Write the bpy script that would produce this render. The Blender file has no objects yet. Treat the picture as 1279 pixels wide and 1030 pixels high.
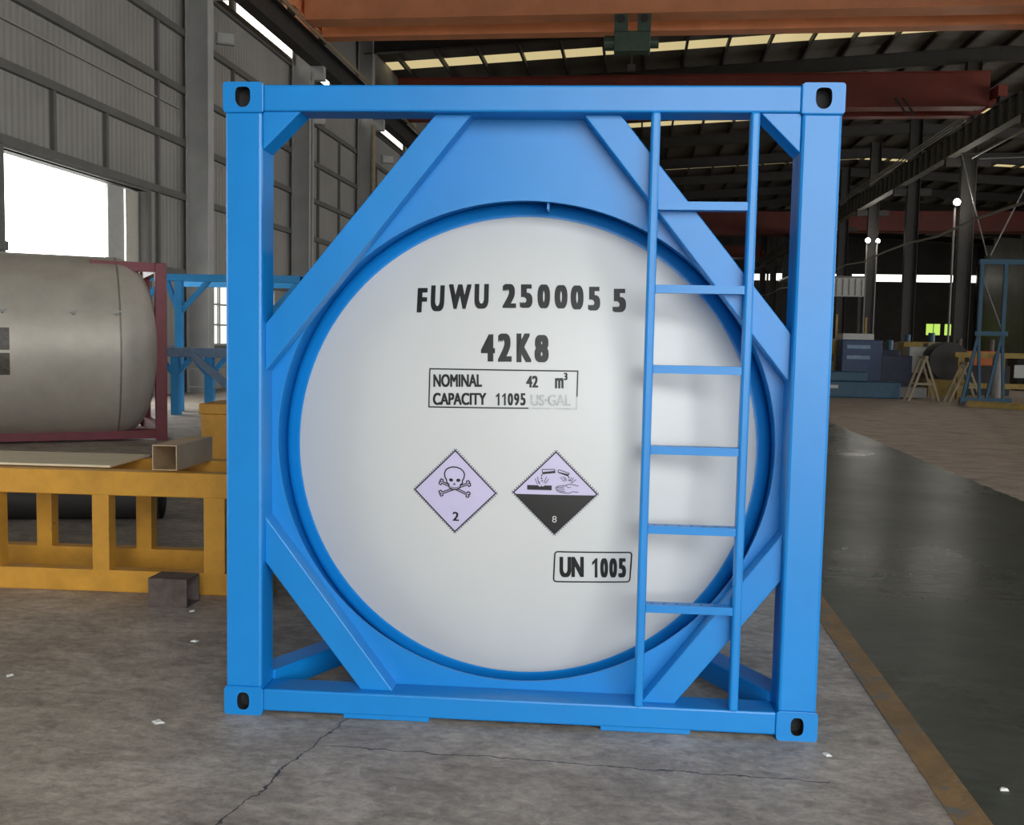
import bpy, bmesh, math, random
from mathutils import Vector, Matrix
random.seed(7)
C = bpy.context.scene.collection
sc = bpy.context.scene
PI = math.pi

# ---------------------------------------------------------------- camera
F_PX, YAW, PITCH, ROLL = 1219.1265, -0.071, -0.075, 0.0199
CAM = Vector((0.2416, -3.8902, 1.5893))
cyw, syw, cpt, spt = math.cos(YAW), math.sin(YAW), math.cos(PITCH), math.sin(PITCH)
fw = Vector((syw*cpt, cyw*cpt, spt)); rt = Vector((cyw, -syw, 0)); up = rt.cross(fw)
r2 = rt*math.cos(ROLL) + up*math.sin(ROLL); u2 = up*math.cos(ROLL) - rt*math.sin(ROLL)
cam = bpy.data.cameras.new('camera'); camo = bpy.data.objects.new('camera', cam); C.objects.link(camo)
cam.sensor_fit = 'HORIZONTAL'; cam.sensor_width = 36; cam.lens = F_PX/1279*36; cam.clip_end = 600; cam.clip_start = 0.05
M = Matrix.Identity(4)
for i in range(3):
    M[i][0], M[i][1], M[i][2], M[i][3] = r2[i], u2[i], -fw[i], CAM[i]
camo.matrix_world = M
sc.camera = camo

# ---------------------------------------------------------------- view, world, daylight
sc.view_settings.view_transform = 'Standard'; sc.view_settings.look = 'None'
sc.view_settings.gamma = 1; sc.view_settings.use_curve_mapping = False
sc.view_settings.exposure = 0.45
sc.cycles.max_bounces = 8; sc.cycles.diffuse_bounces = 4; sc.cycles.glossy_bounces = 3
sc.cycles.use_denoising = True
try: sc.cycles.denoiser = 'OPENIMAGEDENOISE'
except Exception: pass
sc.cycles.sample_clamp_indirect = 6
w = bpy.data.worlds.new('sky'); sc.world = w; w.use_nodes = True
bg = w.node_tree.nodes['Background']; bg.inputs[0].default_value = (0.97, 0.985, 0.985, 1); bg.inputs[1].default_value = 4.7

A = math.radians(2.9)                                   # the hall is turned 2.9 degrees from the container
EX = Vector((math.cos(A), -math.sin(A), 0)); EY = Vector((math.sin(A), math.cos(A), 0))
def hall(x, y, z=0): return EX*x + EY*y + Vector((0, 0, z))
def area(name, loc, rot, sx, sy, power, col=(1, 1, 1), portal=False):
    l = bpy.data.lights.new(name, 'AREA'); l.shape = 'RECTANGLE'; l.size = sx; l.size_y = sy
    l.energy = power; l.color = col
    if portal: l.cycles.is_portal = True
    o = bpy.data.objects.new(name, l); C.objects.link(o); o.location = loc; o.rotation_euler = rot
    return o
# daylight entering through the big gate behind the camera (front wall), through the side gate, and two unseen openings added for light
GATE = (0.0, 15.5, 9.6)                                # x0, x1, height of the front gate opening
area('gate_daylight', hall((GATE[0]+GATE[1])/2, -12.05, GATE[2]/2), (PI/2, 0, -A), GATE[1]-GATE[0], GATE[2], 1, portal=True)
area('side_gate_daylight', hall(-11.75, 16.1, 2.5), (PI/2, 0, -A-PI/2), 5.4, 5.0, 1, portal=True)
area('added_east_daylight', hall(41.95, 24, 5.6), (PI/2, 0, -A+PI/2), 68, 7.0, 1, portal=True)  # unseen opening, added to brighten the left wall and the floor
area('added_west_daylight', hall(-11.45, -3.5, 2.2), (PI/2, 0, -A-PI/2), 8, 3.4, 1, portal=True)  # unseen low opening, added to bring more light to the left side

# ---------------------------------------------------------------- materials
def mat(name, col, rough=0.5, metal=0.0, noise=0.0, nscale=6.0, bump=0.0, bscale=40.0, coat=0.0, emit=None, estr=0.0, spec=0.5, col2=None, stretch=None, spots=None):
    m = bpy.data.materials.new(name); m.use_nodes = True
    nt = m.node_tree; b = nt.nodes['Principled BSDF']
    b.inputs['Base Color'].default_value = (*col, 1); b.inputs['Roughness'].default_value = rough
    b.inputs['Metallic'].default_value = metal; b.inputs['Coat Weight'].default_value = coat; b.inputs['Coat Roughness'].default_value = .35
    b.inputs['Specular IOR Level'].default_value = spec
    tc = nt.nodes.new('ShaderNodeTexCoord'); mp = nt.nodes.new('ShaderNodeMapping')
    nt.links.new(tc.outputs['Object'], mp.inputs[0])
    if stretch: mp.inputs['Scale'].default_value = stretch
    if noise or col2:
        n = nt.nodes.new('ShaderNodeTexNoise'); n.inputs['Scale'].default_value = nscale; n.inputs['Detail'].default_value = 6
        n.inputs['Roughness'].default_value = .62
        nt.links.new(mp.outputs[0], n.inputs['Vector'])
        r = nt.nodes.new('ShaderNodeValToRGB'); r.color_ramp.elements[0].position = .3; r.color_ramp.elements[1].position = .72
        c2 = col2 if col2 else tuple(min(1, c*(1+noise)) for c in col)
        c1 = col if col2 else tuple(c*(1-noise) for c in col)
        r.color_ramp.elements[0].color = (*c1, 1); r.color_ramp.elements[1].color = (*c2, 1)
        nt.links.new(n.outputs['Fac'], r.inputs[0]); nt.links.new(r.outputs[0], b.inputs['Base Color'])
    if spots:
        src = b.inputs['Base Color'].links[0].from_socket
        n3 = nt.nodes.new('ShaderNodeTexNoise'); n3.inputs['Scale'].default_value = spots[1]; n3.inputs['Detail'].default_value = 8; n3.inputs['Roughness'].default_value = .7
        nt.links.new(mp.outputs[0], n3.inputs['Vector'])
        r3 = nt.nodes.new('ShaderNodeValToRGB'); r3.color_ramp.elements[0].position = spots[2]; r3.color_ramp.elements[1].position = spots[2]+.05
        nt.links.new(n3.outputs['Fac'], r3.inputs[0])
        mx = nt.nodes.new('ShaderNodeMix'); mx.data_type = 'RGBA'; nt.links.new(r3.outputs[0], mx.inputs[0]); nt.links.new(src, mx.inputs[6])
        mx.inputs[7].default_value = (*spots[0], 1); nt.links.new(mx.outputs[2], b.inputs['Base Color'])
    if bump:
        n2 = nt.nodes.new('ShaderNodeTexNoise'); n2.inputs['Scale'].default_value = bscale; n2.inputs['Detail'].default_value = 4
        nt.links.new(mp.outputs[0], n2.inputs['Vector'])
        bp = nt.nodes.new('ShaderNodeBump'); bp.inputs['Strength'].default_value = bump; bp.inputs['Distance'].default_value = .02
        nt.links.new(n2.outputs['Fac'], bp.inputs['Height']); nt.links.new(bp.outputs[0], b.inputs['Normal'])
    if emit:
        b.inputs['Emission Color'].default_value = (*emit, 1); b.inputs['Emission Strength'].default_value = estr
    return m

MT = {}
MT['blue'] = mat('blue_enamel', (0.003, 0.215, 0.60), 0.38, noise=.08, nscale=1.6, bump=.05, bscale=9, coat=.15)
MT['white'] = mat('white_tank_paint', (0.60, 0.615, 0.61), 0.42, noise=.03, nscale=1.2, bump=.04, bscale=3)
MT['black_ink'] = mat('black_lettering', (0.012, 0.013, 0.014), 0.5, noise=.2)
MT['faded_ink'] = mat('faded_lettering', (0.46, 0.48, 0.48), 0.45, noise=.25, nscale=30)
MT['lilac'] = mat('lilac_placard', (0.56, 0.52, 0.72), 0.4, noise=.03)
MT['placard_black'] = mat('placard_black', (0.014, 0.015, 0.014), 0.45, noise=.1)
MT['pale_ink'] = mat('pale_figure', (0.5, 0.5, 0.5), 0.5, noise=.1)
MT['dark'] = mat('painted_cavity_shade', (0.012, 0.012, 0.013), 0.8, noise=.2)  # near-black paints in the shade inside casting and rung holes
MT['yellow'] = mat('yellow_paint', (0.56, 0.275, 0.03), 0.5, noise=.2, nscale=4, bump=.1, bscale=20, spots=((.16, .07, .02), 9, .66))
MT['rust'] = mat('rusty_brown_steel', (0.055, 0.042, 0.038), 0.75, col2=(0.13, 0.095, 0.08), nscale=14, bump=.3)
MT['tube_tan'] = mat('tan_primed_steel', (0.52, 0.37, 0.21), 0.55, noise=.15, nscale=5)
MT['plywood'] = mat('plywood', (0.62, 0.50, 0.32), 0.7, col2=(0.78, 0.66, 0.46), nscale=3, stretch=(1, 8, 1))
MT['steel_tank'] = mat('brushed_stainless', (0.50, 0.455, 0.39), 0.5, metal=.25, col2=(0.64, 0.59, 0.50), nscale=2.2, bump=.1, bscale=4)
MT['seam'] = mat('weld_seam', (0.30, 0.28, 0.24), 0.5, metal=.4, noise=.2)
MT['red_frame'] = mat('maroon_primer', (0.19, 0.03, 0.04), 0.5, noise=.2, nscale=3)
MT['plate'] = mat('brown_nameplate', (0.10, 0.085, 0.07), 0.45, noise=.4, nscale=25)
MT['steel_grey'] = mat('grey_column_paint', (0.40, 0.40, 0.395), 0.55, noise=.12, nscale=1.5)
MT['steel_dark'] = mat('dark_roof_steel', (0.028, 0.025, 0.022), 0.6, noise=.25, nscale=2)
MT['girt'] = mat('grey_girt', (0.13, 0.125, 0.115), 0.6, noise=.15, nscale=2)
MT['roof'] = mat('roof_sheet', (0.11, 0.10, 0.085), 0.6, noise=.25, nscale=1.2)
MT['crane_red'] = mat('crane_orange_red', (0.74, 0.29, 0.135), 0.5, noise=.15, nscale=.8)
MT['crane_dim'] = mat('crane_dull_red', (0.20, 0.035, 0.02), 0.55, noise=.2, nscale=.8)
MT['hoist_green'] = mat('hoist_green', (0.05, 0.085, 0.06), 0.5, noise=.2)
MT['skylight'] = mat('yellowed_skylight', (0.6, 0.5, 0.28), 0.5, noise=.15, nscale=.6, emit=(1.0, 0.83, 0.42), estr=.42)
MT['clerestory'] = mat('bright_clerestory', (0.8, 0.8, 0.75), 0.5, emit=(1.0, 0.98, 0.88), estr=1.9)
MT['green_pane'] = mat('green_lit_pane', (0.4, 0.6, 0.2), 0.5, emit=(0.52, 0.78, 0.13), estr=.75)
MT['lamp'] = mat('lamp_lens', (1, 1, 1), 0.5, emit=(1, 0.97, 0.85), estr=25)
MT['lamp_off'] = mat('lamp_housing', (0.30, 0.30, 0.29), 0.5, noise=.1)
MT['rail_metal'] = mat('conductor_rail', (0.42, 0.36, 0.24), 0.35, metal=.6, noise=.15)
MT['conduit'] = mat('pale_conduit', (0.30, 0.29, 0.26), 0.5, noise=.1)
MT['pale_blue'] = mat('light_blue_frame_paint', (0.03, 0.28, 0.62), 0.45, noise=.12, nscale=2)
MT['grey_blue'] = mat('grey_blue_paint', (0.16, 0.24, 0.36), 0.5, noise=.2)
MT['dull_blue'] = mat('dull_blue_paint', (0.012, 0.065, 0.115), 0.5, noise=.2)
MT['machine_blue'] = mat('machine_blue', (0.02, 0.045, 0.11), 0.5, noise=.3)
MT['navy'] = mat('navy_plastic', (0.012, 0.02, 0.055), 0.5, noise=.3)
MT['light_grey'] = mat('light_grey_paint', (0.42, 0.42, 0.40), 0.55, noise=.1)
MT['mid_grey'] = mat('mid_grey_steel', (0.16, 0.155, 0.15), 0.55, noise=.2)
MT['cream'] = mat('cream_door_leaf', (0.50, 0.47, 0.40), 0.6, noise=.08)
MT['chip'] = mat('pale_chip', (0.72, 0.72, 0.66), 0.6, noise=.1)
MT['orange'] = mat('orange_paint', (0.55, 0.14, 0.03), 0.5, noise=.2)
MT['dull_yellow'] = mat('dull_yellow_paint', (0.30, 0.20, 0.04), 0.55, noise=.25)
MT['tan'] = mat('tan_carton', (0.28, 0.23, 0.15), 0.7, noise=.2)
MT['runway_olive'] = mat('dusty_olive_steel', (0.10, 0.097, 0.078), 0.6, noise=.2)
MT['glass'] = mat('dusty_window_glass', (0.75, 0.78, 0.75), 0.3, emit=(0.95, 1.0, 0.93), estr=.9)

# corrugated wall sheet
def sheet_mat(name, c1, c2, axis='Y', pitch=0.2):
    m = mat(name, c1, .6, col2=c2, nscale=.35)
    nt = m.node_tree; b = nt.nodes['Principled BSDF']
    tc = nt.nodes['Texture Coordinate']
    wv = nt.nodes.new('ShaderNodeTexWave'); wv.bands_direction = axis; wv.wave_profile = 'SIN'
    wv.inputs['Scale'].default_value = 1/(pitch*3.18)
    nt.links.new(tc.outputs['Object'], wv.inputs['Vector'])
    bp = nt.nodes.new('ShaderNodeBump'); bp.inputs['Strength'].default_value = .4; bp.inputs['Distance'].default_value = .03
    nt.links.new(wv.outputs['Fac'], bp.inputs['Height']); nt.links.new(bp.outputs[0], b.inputs['Normal'])
    return m
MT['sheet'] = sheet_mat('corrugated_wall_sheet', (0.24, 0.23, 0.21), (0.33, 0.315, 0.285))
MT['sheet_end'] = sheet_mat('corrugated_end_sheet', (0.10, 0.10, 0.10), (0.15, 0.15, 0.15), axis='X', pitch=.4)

# floor: worn concrete, with the green painted lane between x 1.62 and 4.55 (hall frame)
def floor_mat():
    m = bpy.data.materials.new('worn_concrete_floor'); m.use_nodes = True
    nt = m.node_tree; N = nt.nodes; L = nt.links; b = N['Principled BSDF']
    tc = N.new('ShaderNodeTexCoord')
    def noise(scale, detail=8, rough=.6, vec=None, dist=0):
        n = N.new('ShaderNodeTexNoise'); n.inputs['Scale'].default_value = scale; n.inputs['Detail'].default_value = detail
        n.inputs['Roughness'].default_value = rough; n.inputs['Distortion'].default_value = dist
        L.new(vec or tc.outputs['Object'], n.inputs['Vector']); return n.outputs['Fac']
    def ramp(f, a, b_, ca, cb):
        r = N.new('ShaderNodeValToRGB'); r.color_ramp.elements[0].position = a; r.color_ramp.elements[1].position = b_
        r.color_ramp.elements[0].color = (*ca, 1); r.color_ramp.elements[1].color = (*cb, 1); L.new(f, r.inputs[0]); return r.outputs[0]
    def mix(f, a, b_, mode='MIX'):
        x = N.new('ShaderNodeMix'); x.data_type = 'RGBA'; x.blend_type = mode
        if isinstance(f, float): x.inputs[0].default_value = f
        else: L.new(f, x.inputs[0])
        for s, v in ((6, a), (7, b_)):
            if isinstance(v, tuple): x.inputs[s].default_value = (*v, 1)
            else: L.new(v, x.inputs[s])
        return x.outputs[2]
    def mth(op, a, b_=None):
        x = N.new('ShaderNodeMath'); x.operation = op
        for i, v in enumerate((a, b_)):
            if v is None: continue
            if isinstance(v, (int, float)): x.inputs[i].default_value = v
            else: L.new(v, x.inputs[i])
        return x.outputs[0]
    mp = N.new('ShaderNodeMapping'); mp.inputs['Scale'].default_value = (.85, 1.3, 1); L.new(tc.outputs['Object'], mp.inputs[0])
    big = noise(.45, 6); med = noise(2.6, 9, .68, mp.outputs[0], .6); fine = noise(28, 6, .7, mp.outputs[0])
    base = ramp(med, .30, .72, (0.22, 0.188, 0.155), (0.50, 0.445, 0.38))
    base = mix(ramp(big, .42, .62, (0, 0, 0), (1, 1, 1)), base, mix(1.0, base, (0.86, 0.84, 0.84), 'MULTIPLY'))
    base = mix(ramp(fine, .38, .62, (0, 0, 0), (.55, .55, .55)), base, mix(1.0, base, (1.35, 1.33, 1.28), 'MULTIPLY'))
    gr = noise(15, 10, .82, mp.outputs[0], .4)
    base = mix(1.0, base, ramp(gr, .36, .64, (.66, .65, .64), (1.32, 1.32, 1.30)), 'MULTIPLY')
    # pale scuffs
    sc_ = noise(3.2, 12, .8, mp.outputs[0], 1.2)
    base = mix(ramp(sc_, .585, .66, (0, 0, 0), (.65, .65, .65)), base, (0.60, 0.57, 0.50))
    # broom marks / fine dark streaks
    mp2 = N.new('ShaderNodeMapping'); mp2.inputs['Scale'].default_value = (5, 17, 1); mp2.inputs['Rotation'].default_value = (0, 0, .12)
    L.new(tc.outputs['Object'], mp2.inputs[0])
    st = noise(1.0, 6, .65, mp2.outputs[0], .5)
    base = mix(ramp(st, .56, .66, (0, 0, 0), (.38, .38, .38)), base, mix(1.0, base, (0.5, 0.48, 0.46), 'MULTIPLY'))
    sx = N.new('ShaderNodeSeparateXYZ'); L.new(tc.outputs['Object'], sx.inputs[0]); X = sx.outputs[0]; Yc = sx.outputs[1]
    wob = mth('MULTIPLY', mth('SUBTRACT', med, .5), .12)
    Xw = mth('ADD', X, wob)
    lane = mth('MULTIPLY', mth('GREATER_THAN', Xw, 1.66), mth('LESS_THAN', Xw, 4.55))
    green = ramp(med, .3, .75, (0.050, 0.055, 0.044), (0.098, 0.104, 0.084))
    green = mix(ramp(st, .5, .62, (0, 0, 0), (.35, .35, .35)), green, (0.12, 0.125, 0.105))
    wear = ramp(noise(1.1, 8, .7), .58, .68, (0, 0, 0), (.5, .5, .5))
    green = mix(wear, green, (0.115, 0.108, 0.09))
    pink = mix(.65, base, ramp(med, .3, .75, (0.34, 0.255, 0.20), (0.55, 0.43, 0.35)))
    base = mix(mth('GREATER_THAN', Xw, 4.55), base, pink)
    base = mix(lane, base, green)
    # expansion joints and a crack
    def line(coord, pos, wd):
        return mth('LESS_THAN', mth('ABSOLUTE', mth('SUBTRACT', coord, pos)), wd)
    jn = noise(5, 4)
    wv = mth('MULTIPLY', mth('SUBTRACT', jn, .5), .10)
    crack = mth('MULTIPLY', line(mth('ADD', Yc, wv), -0.30, .0035), mth('MULTIPLY', mth('LESS_THAN', X, 1.2), mth('GREATER_THAN', X, -.72)))
    crack2 = mth('MULTIPLY', line(mth('ADD', mth('MULTIPLY', Yc, -.18), mth('ADD', X, mth('MULTIPLY', wv, 1.5))), -0.69, .004), mth('LESS_THAN', Yc, -.0))
    base = mix(mth('MAXIMUM', crack, crack2), base, (0.05, 0.045, 0.04))
    L.new(base, b.inputs['Base Color'])
    rg = ramp(med, .3, .7, (.62,)*3, (.42,)*3)
    rgl = mix(lane, rg, ramp(big, .35, .65, (.24,)*3, (.36,)*3))
    L.new(rgl, b.inputs['Roughness'])
    L.new(mth('SUBTRACT', .5, mth('MULTIPLY', lane, .32)), b.inputs['Specular IOR Level'])
    bp = N.new('ShaderNodeBump'); bp.inputs['Distance'].default_value = .014; L.new(mth('SUBTRACT', .5, mth('MULTIPLY', lane, .42)), bp.inputs['Strength'])
    L.new(mth('ADD', mth('MULTIPLY', sc_, 1.2), mth('ADD', mth('MULTIPLY', st, .35), mth('MULTIPLY', gr, .9))), bp.inputs['Height']); L.new(bp.outputs[0], b.inputs['Normal'])
    return m
MT['floor'] = floor_mat()
MT['line'] = mat('worn_yellow_line', (0.17, 0.115, 0.06), 0.55, col2=(0.32, 0.185, 0.075), nscale=7, bump=.2, spots=((.16, .15, .13), 6, .55))

# ---------------------------------------------------------------- mesh helpers
class MB:
    def __init__(s): s.v = []; s.f = []; s.mi = []
    def add(s, vs, fs, mi=0):
        o = len(s.v); s.v += [tuple(v) for v in vs]
        for f in fs: s.f.append([o+i for i in f]); s.mi.append(mi)
        return s
    def box(s, x0, x1, y0, y1, z0, z1, mi=0):
        vs = [(x, y, z) for x in (x0, x1) for y in (y0, y1) for z in (z0, z1)]
        return s.add(vs, [(0,1,3,2), (4,6,7,5), (0,4,5,1), (2,3,7,6), (0,2,6,4), (1,5,7,3)], mi)
    def bar(s, a, b, w, h, upv=(0, 0, 1), mi=0):
        a, b = Vector(a), Vector(b); d = (b-a).normalized(); upv = Vector(upv)
        sd = d.cross(upv)
        if sd.length < 1e-4: sd = d.cross(Vector((1, 0, 0)))
        sd.normalize(); u = sd.cross(d).normalized()
        vs = []
        for p in (a, b):
            for i, j in ((-1,-1), (1,-1), (1,1), (-1,1)): vs.append(p + sd*(i*w/2) + u*(j*h/2))
        return s.add(vs, [(3,2,1,0), (4,5,6,7), (0,1,5,4), (1,2,6,5), (2,3,7,6), (3,0,4,7)], mi)
    def cyl(s, a, b, r, n=16, r2=None, mi=0, cap=True):
        a, b = Vector(a), Vector(b); d = (b-a).normalized(); r2 = r if r2 is None else r2
        t = Vector((0, 0, 1)) if abs(d.z) < .9 else Vector((1, 0, 0))
        x = d.cross(t).normalized(); y = d.cross(x)
        vs = [a + x*(r*math.cos(2*PI*k/n)) + y*(r*math.sin(2*PI*k/n)) for k in range(n)] + \
             [b + x*(r2*math.cos(2*PI*k/n)) + y*(r2*math.sin(2*PI*k/n)) for k in range(n)]
        fs = [(k, (k+1) % n, n+(k+1) % n, n+k) for k in range(n)]
        if cap: fs += [tuple(range(n))[::-1], tuple(range(n, 2*n))]
        return s.add(vs, fs, mi)
    def prism_y(s, pts, y0, y1, mi=0):                   # (x,z) outline extruded in y
        n = len(pts); vs = [(x, y0, z) for x, z in pts] + [(x, y1, z) for x, z in pts]
        return s.add(vs, [tuple(range(n)), tuple(range(n, 2*n))[::-1]] + [(k, n+k, n+(k+1) % n, (k+1) % n) for k in range(n)], mi)
    def ibeam(s, a, b, w, h, t=.015, upv=(0, 0, 1), mi=0):  # h along upv
        a, b = Vector(a), Vector(b); d = (b-a).normalized(); u = Vector(upv).normalized()
        for sg in (-1, 1): s.bar(a+u*sg*(h-t)/2, b+u*sg*(h-t)/2, w, t, upv, mi)
        return s.bar(a, b, t, h-2*t, upv, mi)
    def tube_sq(s, a, b, w, t, upv=(0, 0, 1), mi=0):      # hollow square tube
        a, b = Vector(a), Vector(b); d = (b-a).normalized(); sd = d.cross(Vector(upv)).normalized(); u = sd.cross(d)
        for sg in (-1, 1):
            s.bar(a+u*sg*(w-t)/2, b+u*sg*(w-t)/2, w, t, upv, mi); s.bar(a+sd*sg*(w-t)/2, b+sd*sg*(w-t)/2, t, w-2*t, upv, mi)
        return s
    def build(s, name, m, parent=None, bevel=0, smooth=False, loc=None, rot=None):
        me = bpy.data.meshes.new(name); me.from_pydata(s.v, [], s.f); 
        ms = m if isinstance(m, (list, tuple)) else [m]
        for q in ms: me.materials.append(MT[q] if isinstance(q, str) else q)
        me.polygons.foreach_set('material_index', s.mi)
        bm = bmesh.new(); bm.from_mesh(me); bmesh.ops.recalc_face_normals(bm, faces=bm.faces); bm.to_mesh(me); bm.free()
        if smooth: me.polygons.foreach_set('use_smooth', [True]*len(me.polygons))
        o = bpy.data.objects.new(name, me); C.objects.link(o)
        if parent: o.parent = parent
        if loc is not None: o.location = loc
        if rot is not None: o.rotation_euler = rot
        if bevel:
            b = o.modifiers.new('bevel', 'BEVEL'); b.width = bevel; b.segments = 2; b.limit_method = 'ANGLE'; b.harden_normals = False
        return o

def tag(o, label=None, cat=None, group=None, kind=None):
    if label: o['label'] = label
    if cat: o['category'] = cat
    if group: o['group'] = group
    if kind: o['kind'] = kind
    return o
def thing(name, label, cat, loc=(0, 0, 0), rz=0, group=None):
    o = bpy.data.objects.new(name, None); C.objects.link(o); o.location = loc; o.rotation_euler = (0, 0, rz); o.empty_display_size = .2
    return tag(o, label, cat, group)
def hthing(name, label, cat, x, y, z=0, rz=0, group=None):
    return thing(name, label, cat, hall(x, y, z), -A+rz, group)
def struct(mb, name, m, label=None, bevel=0):            # structure in hall frame
    o = mb.build(name, m, rot=(0, 0, -A), bevel=bevel); o['kind'] = 'structure'
    if label: o['label'] = label
    return o

# ================================================================ THE HALL
XL, XR, XF = -11.4, 14.0, 42.0
YB, YE = -12.0, 121.0
def roof_z(x): return 14.3 + .055*(x-XL) if x < 17 else 14.3 + .055*(17-XL) - .055*(x-17)
struct(MB().box(XL-.3, XF+.3, YB-.3, YE+.3, -.3, 0), 'floor', 'floor', 'worn grey concrete floor with a green painted lane')
struct(MB().box(-60, XL-.3, -60, 170, -.35, -.05), 'ground', 'light_grey', 'pale concrete yard outside the side gate')
struct(MB().box(XL-.3, 60, -60, YB-.3, -.35, -.05), 'ground', 'light_grey', 'pale concrete yard outside the front gate')
g0, g1, gz = 13.38, 18.86, 4.98
w0, w1, wz0, wz1 = 22.0, 27.4, 1.25, 3.0
m = MB(); T = .12
m.box(XL-T, XL, YB, -7.5, 0, 11.0); m.box(XL-T, XL, -7.5, .5, 3.9, 11.0); m.box(XL-T, XL, -7.5, .5, 0, .5); m.box(XL-T, XL, .5, g0, 0, 11.0); m.box(XL-T, XL, g0, g1, gz, 11.0); m.box(XL-T, XL, g1, w0, 0, 11.0)  # the low gap near the camera is an opening added for light
m.box(XL-T, XL, w0, w1, 0, wz0); m.box(XL-T, XL, w0, w1, wz1, 11.0); m.box(XL-T, XL, w1, YE, 0, 11.0)
m.box(XL-T, XL, YB, YE, 11.45, 14.4)
struct(m, 'wall_left', 'sheet', 'grey corrugated metal side wall')
m = MB(); m.box(XF, XF+T, YB, YE, 0, 2.1); m.box(XF, XF+T, YB, YE, 9.1, 15); m.box(XF, XF+T, YB, -10, 2.1, 9.1); m.box(XF, XF+T, 58, YE, 2.1, 9.1); struct(m, 'wall_right', 'sheet')  # long gap is an unseen opening added to light the hall
# far end wall with a clerestory band and low windows
m = MB(); m.box(XL, XF, YE, YE+T, 0, 3.1); m.box(XL, XF, YE, YE+T, 4.45, 9.5); m.box(XL, XF, YE, YE+T, 10.35, 16.2)
gw = [(29, 34.5), (36, 43)]
m.box(XL, 35.8, YE, YE+T, 3.1, 4.45); m.box(37.6, 37.95, YE, YE+T, 3.1, 4.45); m.box(40.2, XF, YE, YE+T, 3.1, 4.45)
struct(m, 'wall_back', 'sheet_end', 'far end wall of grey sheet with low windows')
for k, (a, b) in enumerate([(35.8, 37.6), (37.95, 40.2)]):
    o = struct(MB().box(a, b, YE+.03, YE+.08, 3.1, 4.45), 'window_%d' % (k+4), 'green_pane', 'window glowing yellow green in the far end wall')
    fr = MB()
    for x in (a, b-.08, (a+b)/2): fr.box(x, x+.08, YE-.02, YE+.03, 3.1, 4.45)
    fr.build('window_frame', 'steel_dark', o)
m = MB()
x = XL+.5; k = 0
while x < XF-2:
    wd = random.choice((1.6, 2.6, 4.2)); m.box(x, min(x+wd, XF-.5), YE+.02, YE+.08, 9.5, 10.35); x += wd + random.choice((.3, .8, 1.5))
struct(m, 'window_3', 'clerestory', 'bright band of high windows in the far end wall')
m = MB(); m.box(XL, XF, YE+.09, YE+.12, 9.1, 10.4); struct(m, 'trim_1', 'steel_dark')
# front wall behind the camera with its open gate
m = MB(); m.box(XL, GATE[0], YB-T, YB, 0, 16.2); m.box(GATE[1], XF, YB-T, YB, 0, 16.2); m.box(GATE[0], GATE[1], YB-T, YB, GATE[2], 16.2)
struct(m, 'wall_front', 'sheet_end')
# roof, with skylight strips across every 16 m
sky = [10.5, 26.0, 41.6, 57.6, 73.6, 89.6, 105.6]
m = MB()
edges = [YB-.3]
for y in sky: edges += [y, y+1.3]
edges.append(YE+.3)
for i in range(0, len(edges), 2):
    for xa, xb in ((XL-.3, 17), (17, XF+.3)):
        za, zb = roof_z(max(xa, XL)), roof_z(min(xb, XF))
        y0, y1 = edges[i], edges[i+1]
        m.add([(xa,y0,za), (xb,y0,zb), (xb,y1,zb), (xa,y1,za), (xa,y0,za+.1), (xb,y0,zb+.1), (xb,y1,zb+.1), (xa,y1,za+.1)],
              [(0,1,2,3), (4,7,6,5), (0,4,5,1), (1,5,6,2), (2,6,7,3), (3,7,4,0)])
struct(m, 'ceiling', 'roof', 'dark profiled roof sheeting')
for i, y in enumerate(sky):
    m = MB()
    for xa, xb in ((XL, 17), (17, XF)):
        za, zb = roof_z(xa), roof_z(xb)
        m.add([(xa,y,za+.02), (xb,y,zb+.02), (xb,y+1.3,zb+.02), (xa,y+1.3,za+.02), (xa,y,za+.05), (xb,y,zb+.05), (xb,y+1.3,zb+.05), (xa,y+1.3,za+.05)],
              [(0,1,2,3), (4,7,6,5), (0,4,5,1), (1,5,6,2), (2,6,7,3), (3,7,4,0)])
    struct(m, 'window_%d' % (i+10), 'skylight', 'yellowed translucent skylight strip across the roof')
x = XL+.9
while x < XF:
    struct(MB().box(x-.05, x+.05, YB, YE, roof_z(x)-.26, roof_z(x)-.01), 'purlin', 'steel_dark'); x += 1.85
# left clerestory strip
cl = MB()
y = 5.0
while y < YE-4:
    ln = random.choice((1.1, 1.9, 3.6, 4.6)); cl.box(XL-.09, XL-.04, y, min(y+ln, YE), 11.0, 11.45); y += ln+random.choice((.12, .12, .7))
struct(cl, 'window_2', 'clerestory', 'narrow bright strip of high windows along the left wall')
struct(MB().box(XL-.13, XL-.095, YB, YE, 10.9, 11.55), 'trim_2', 'girt')
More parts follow.
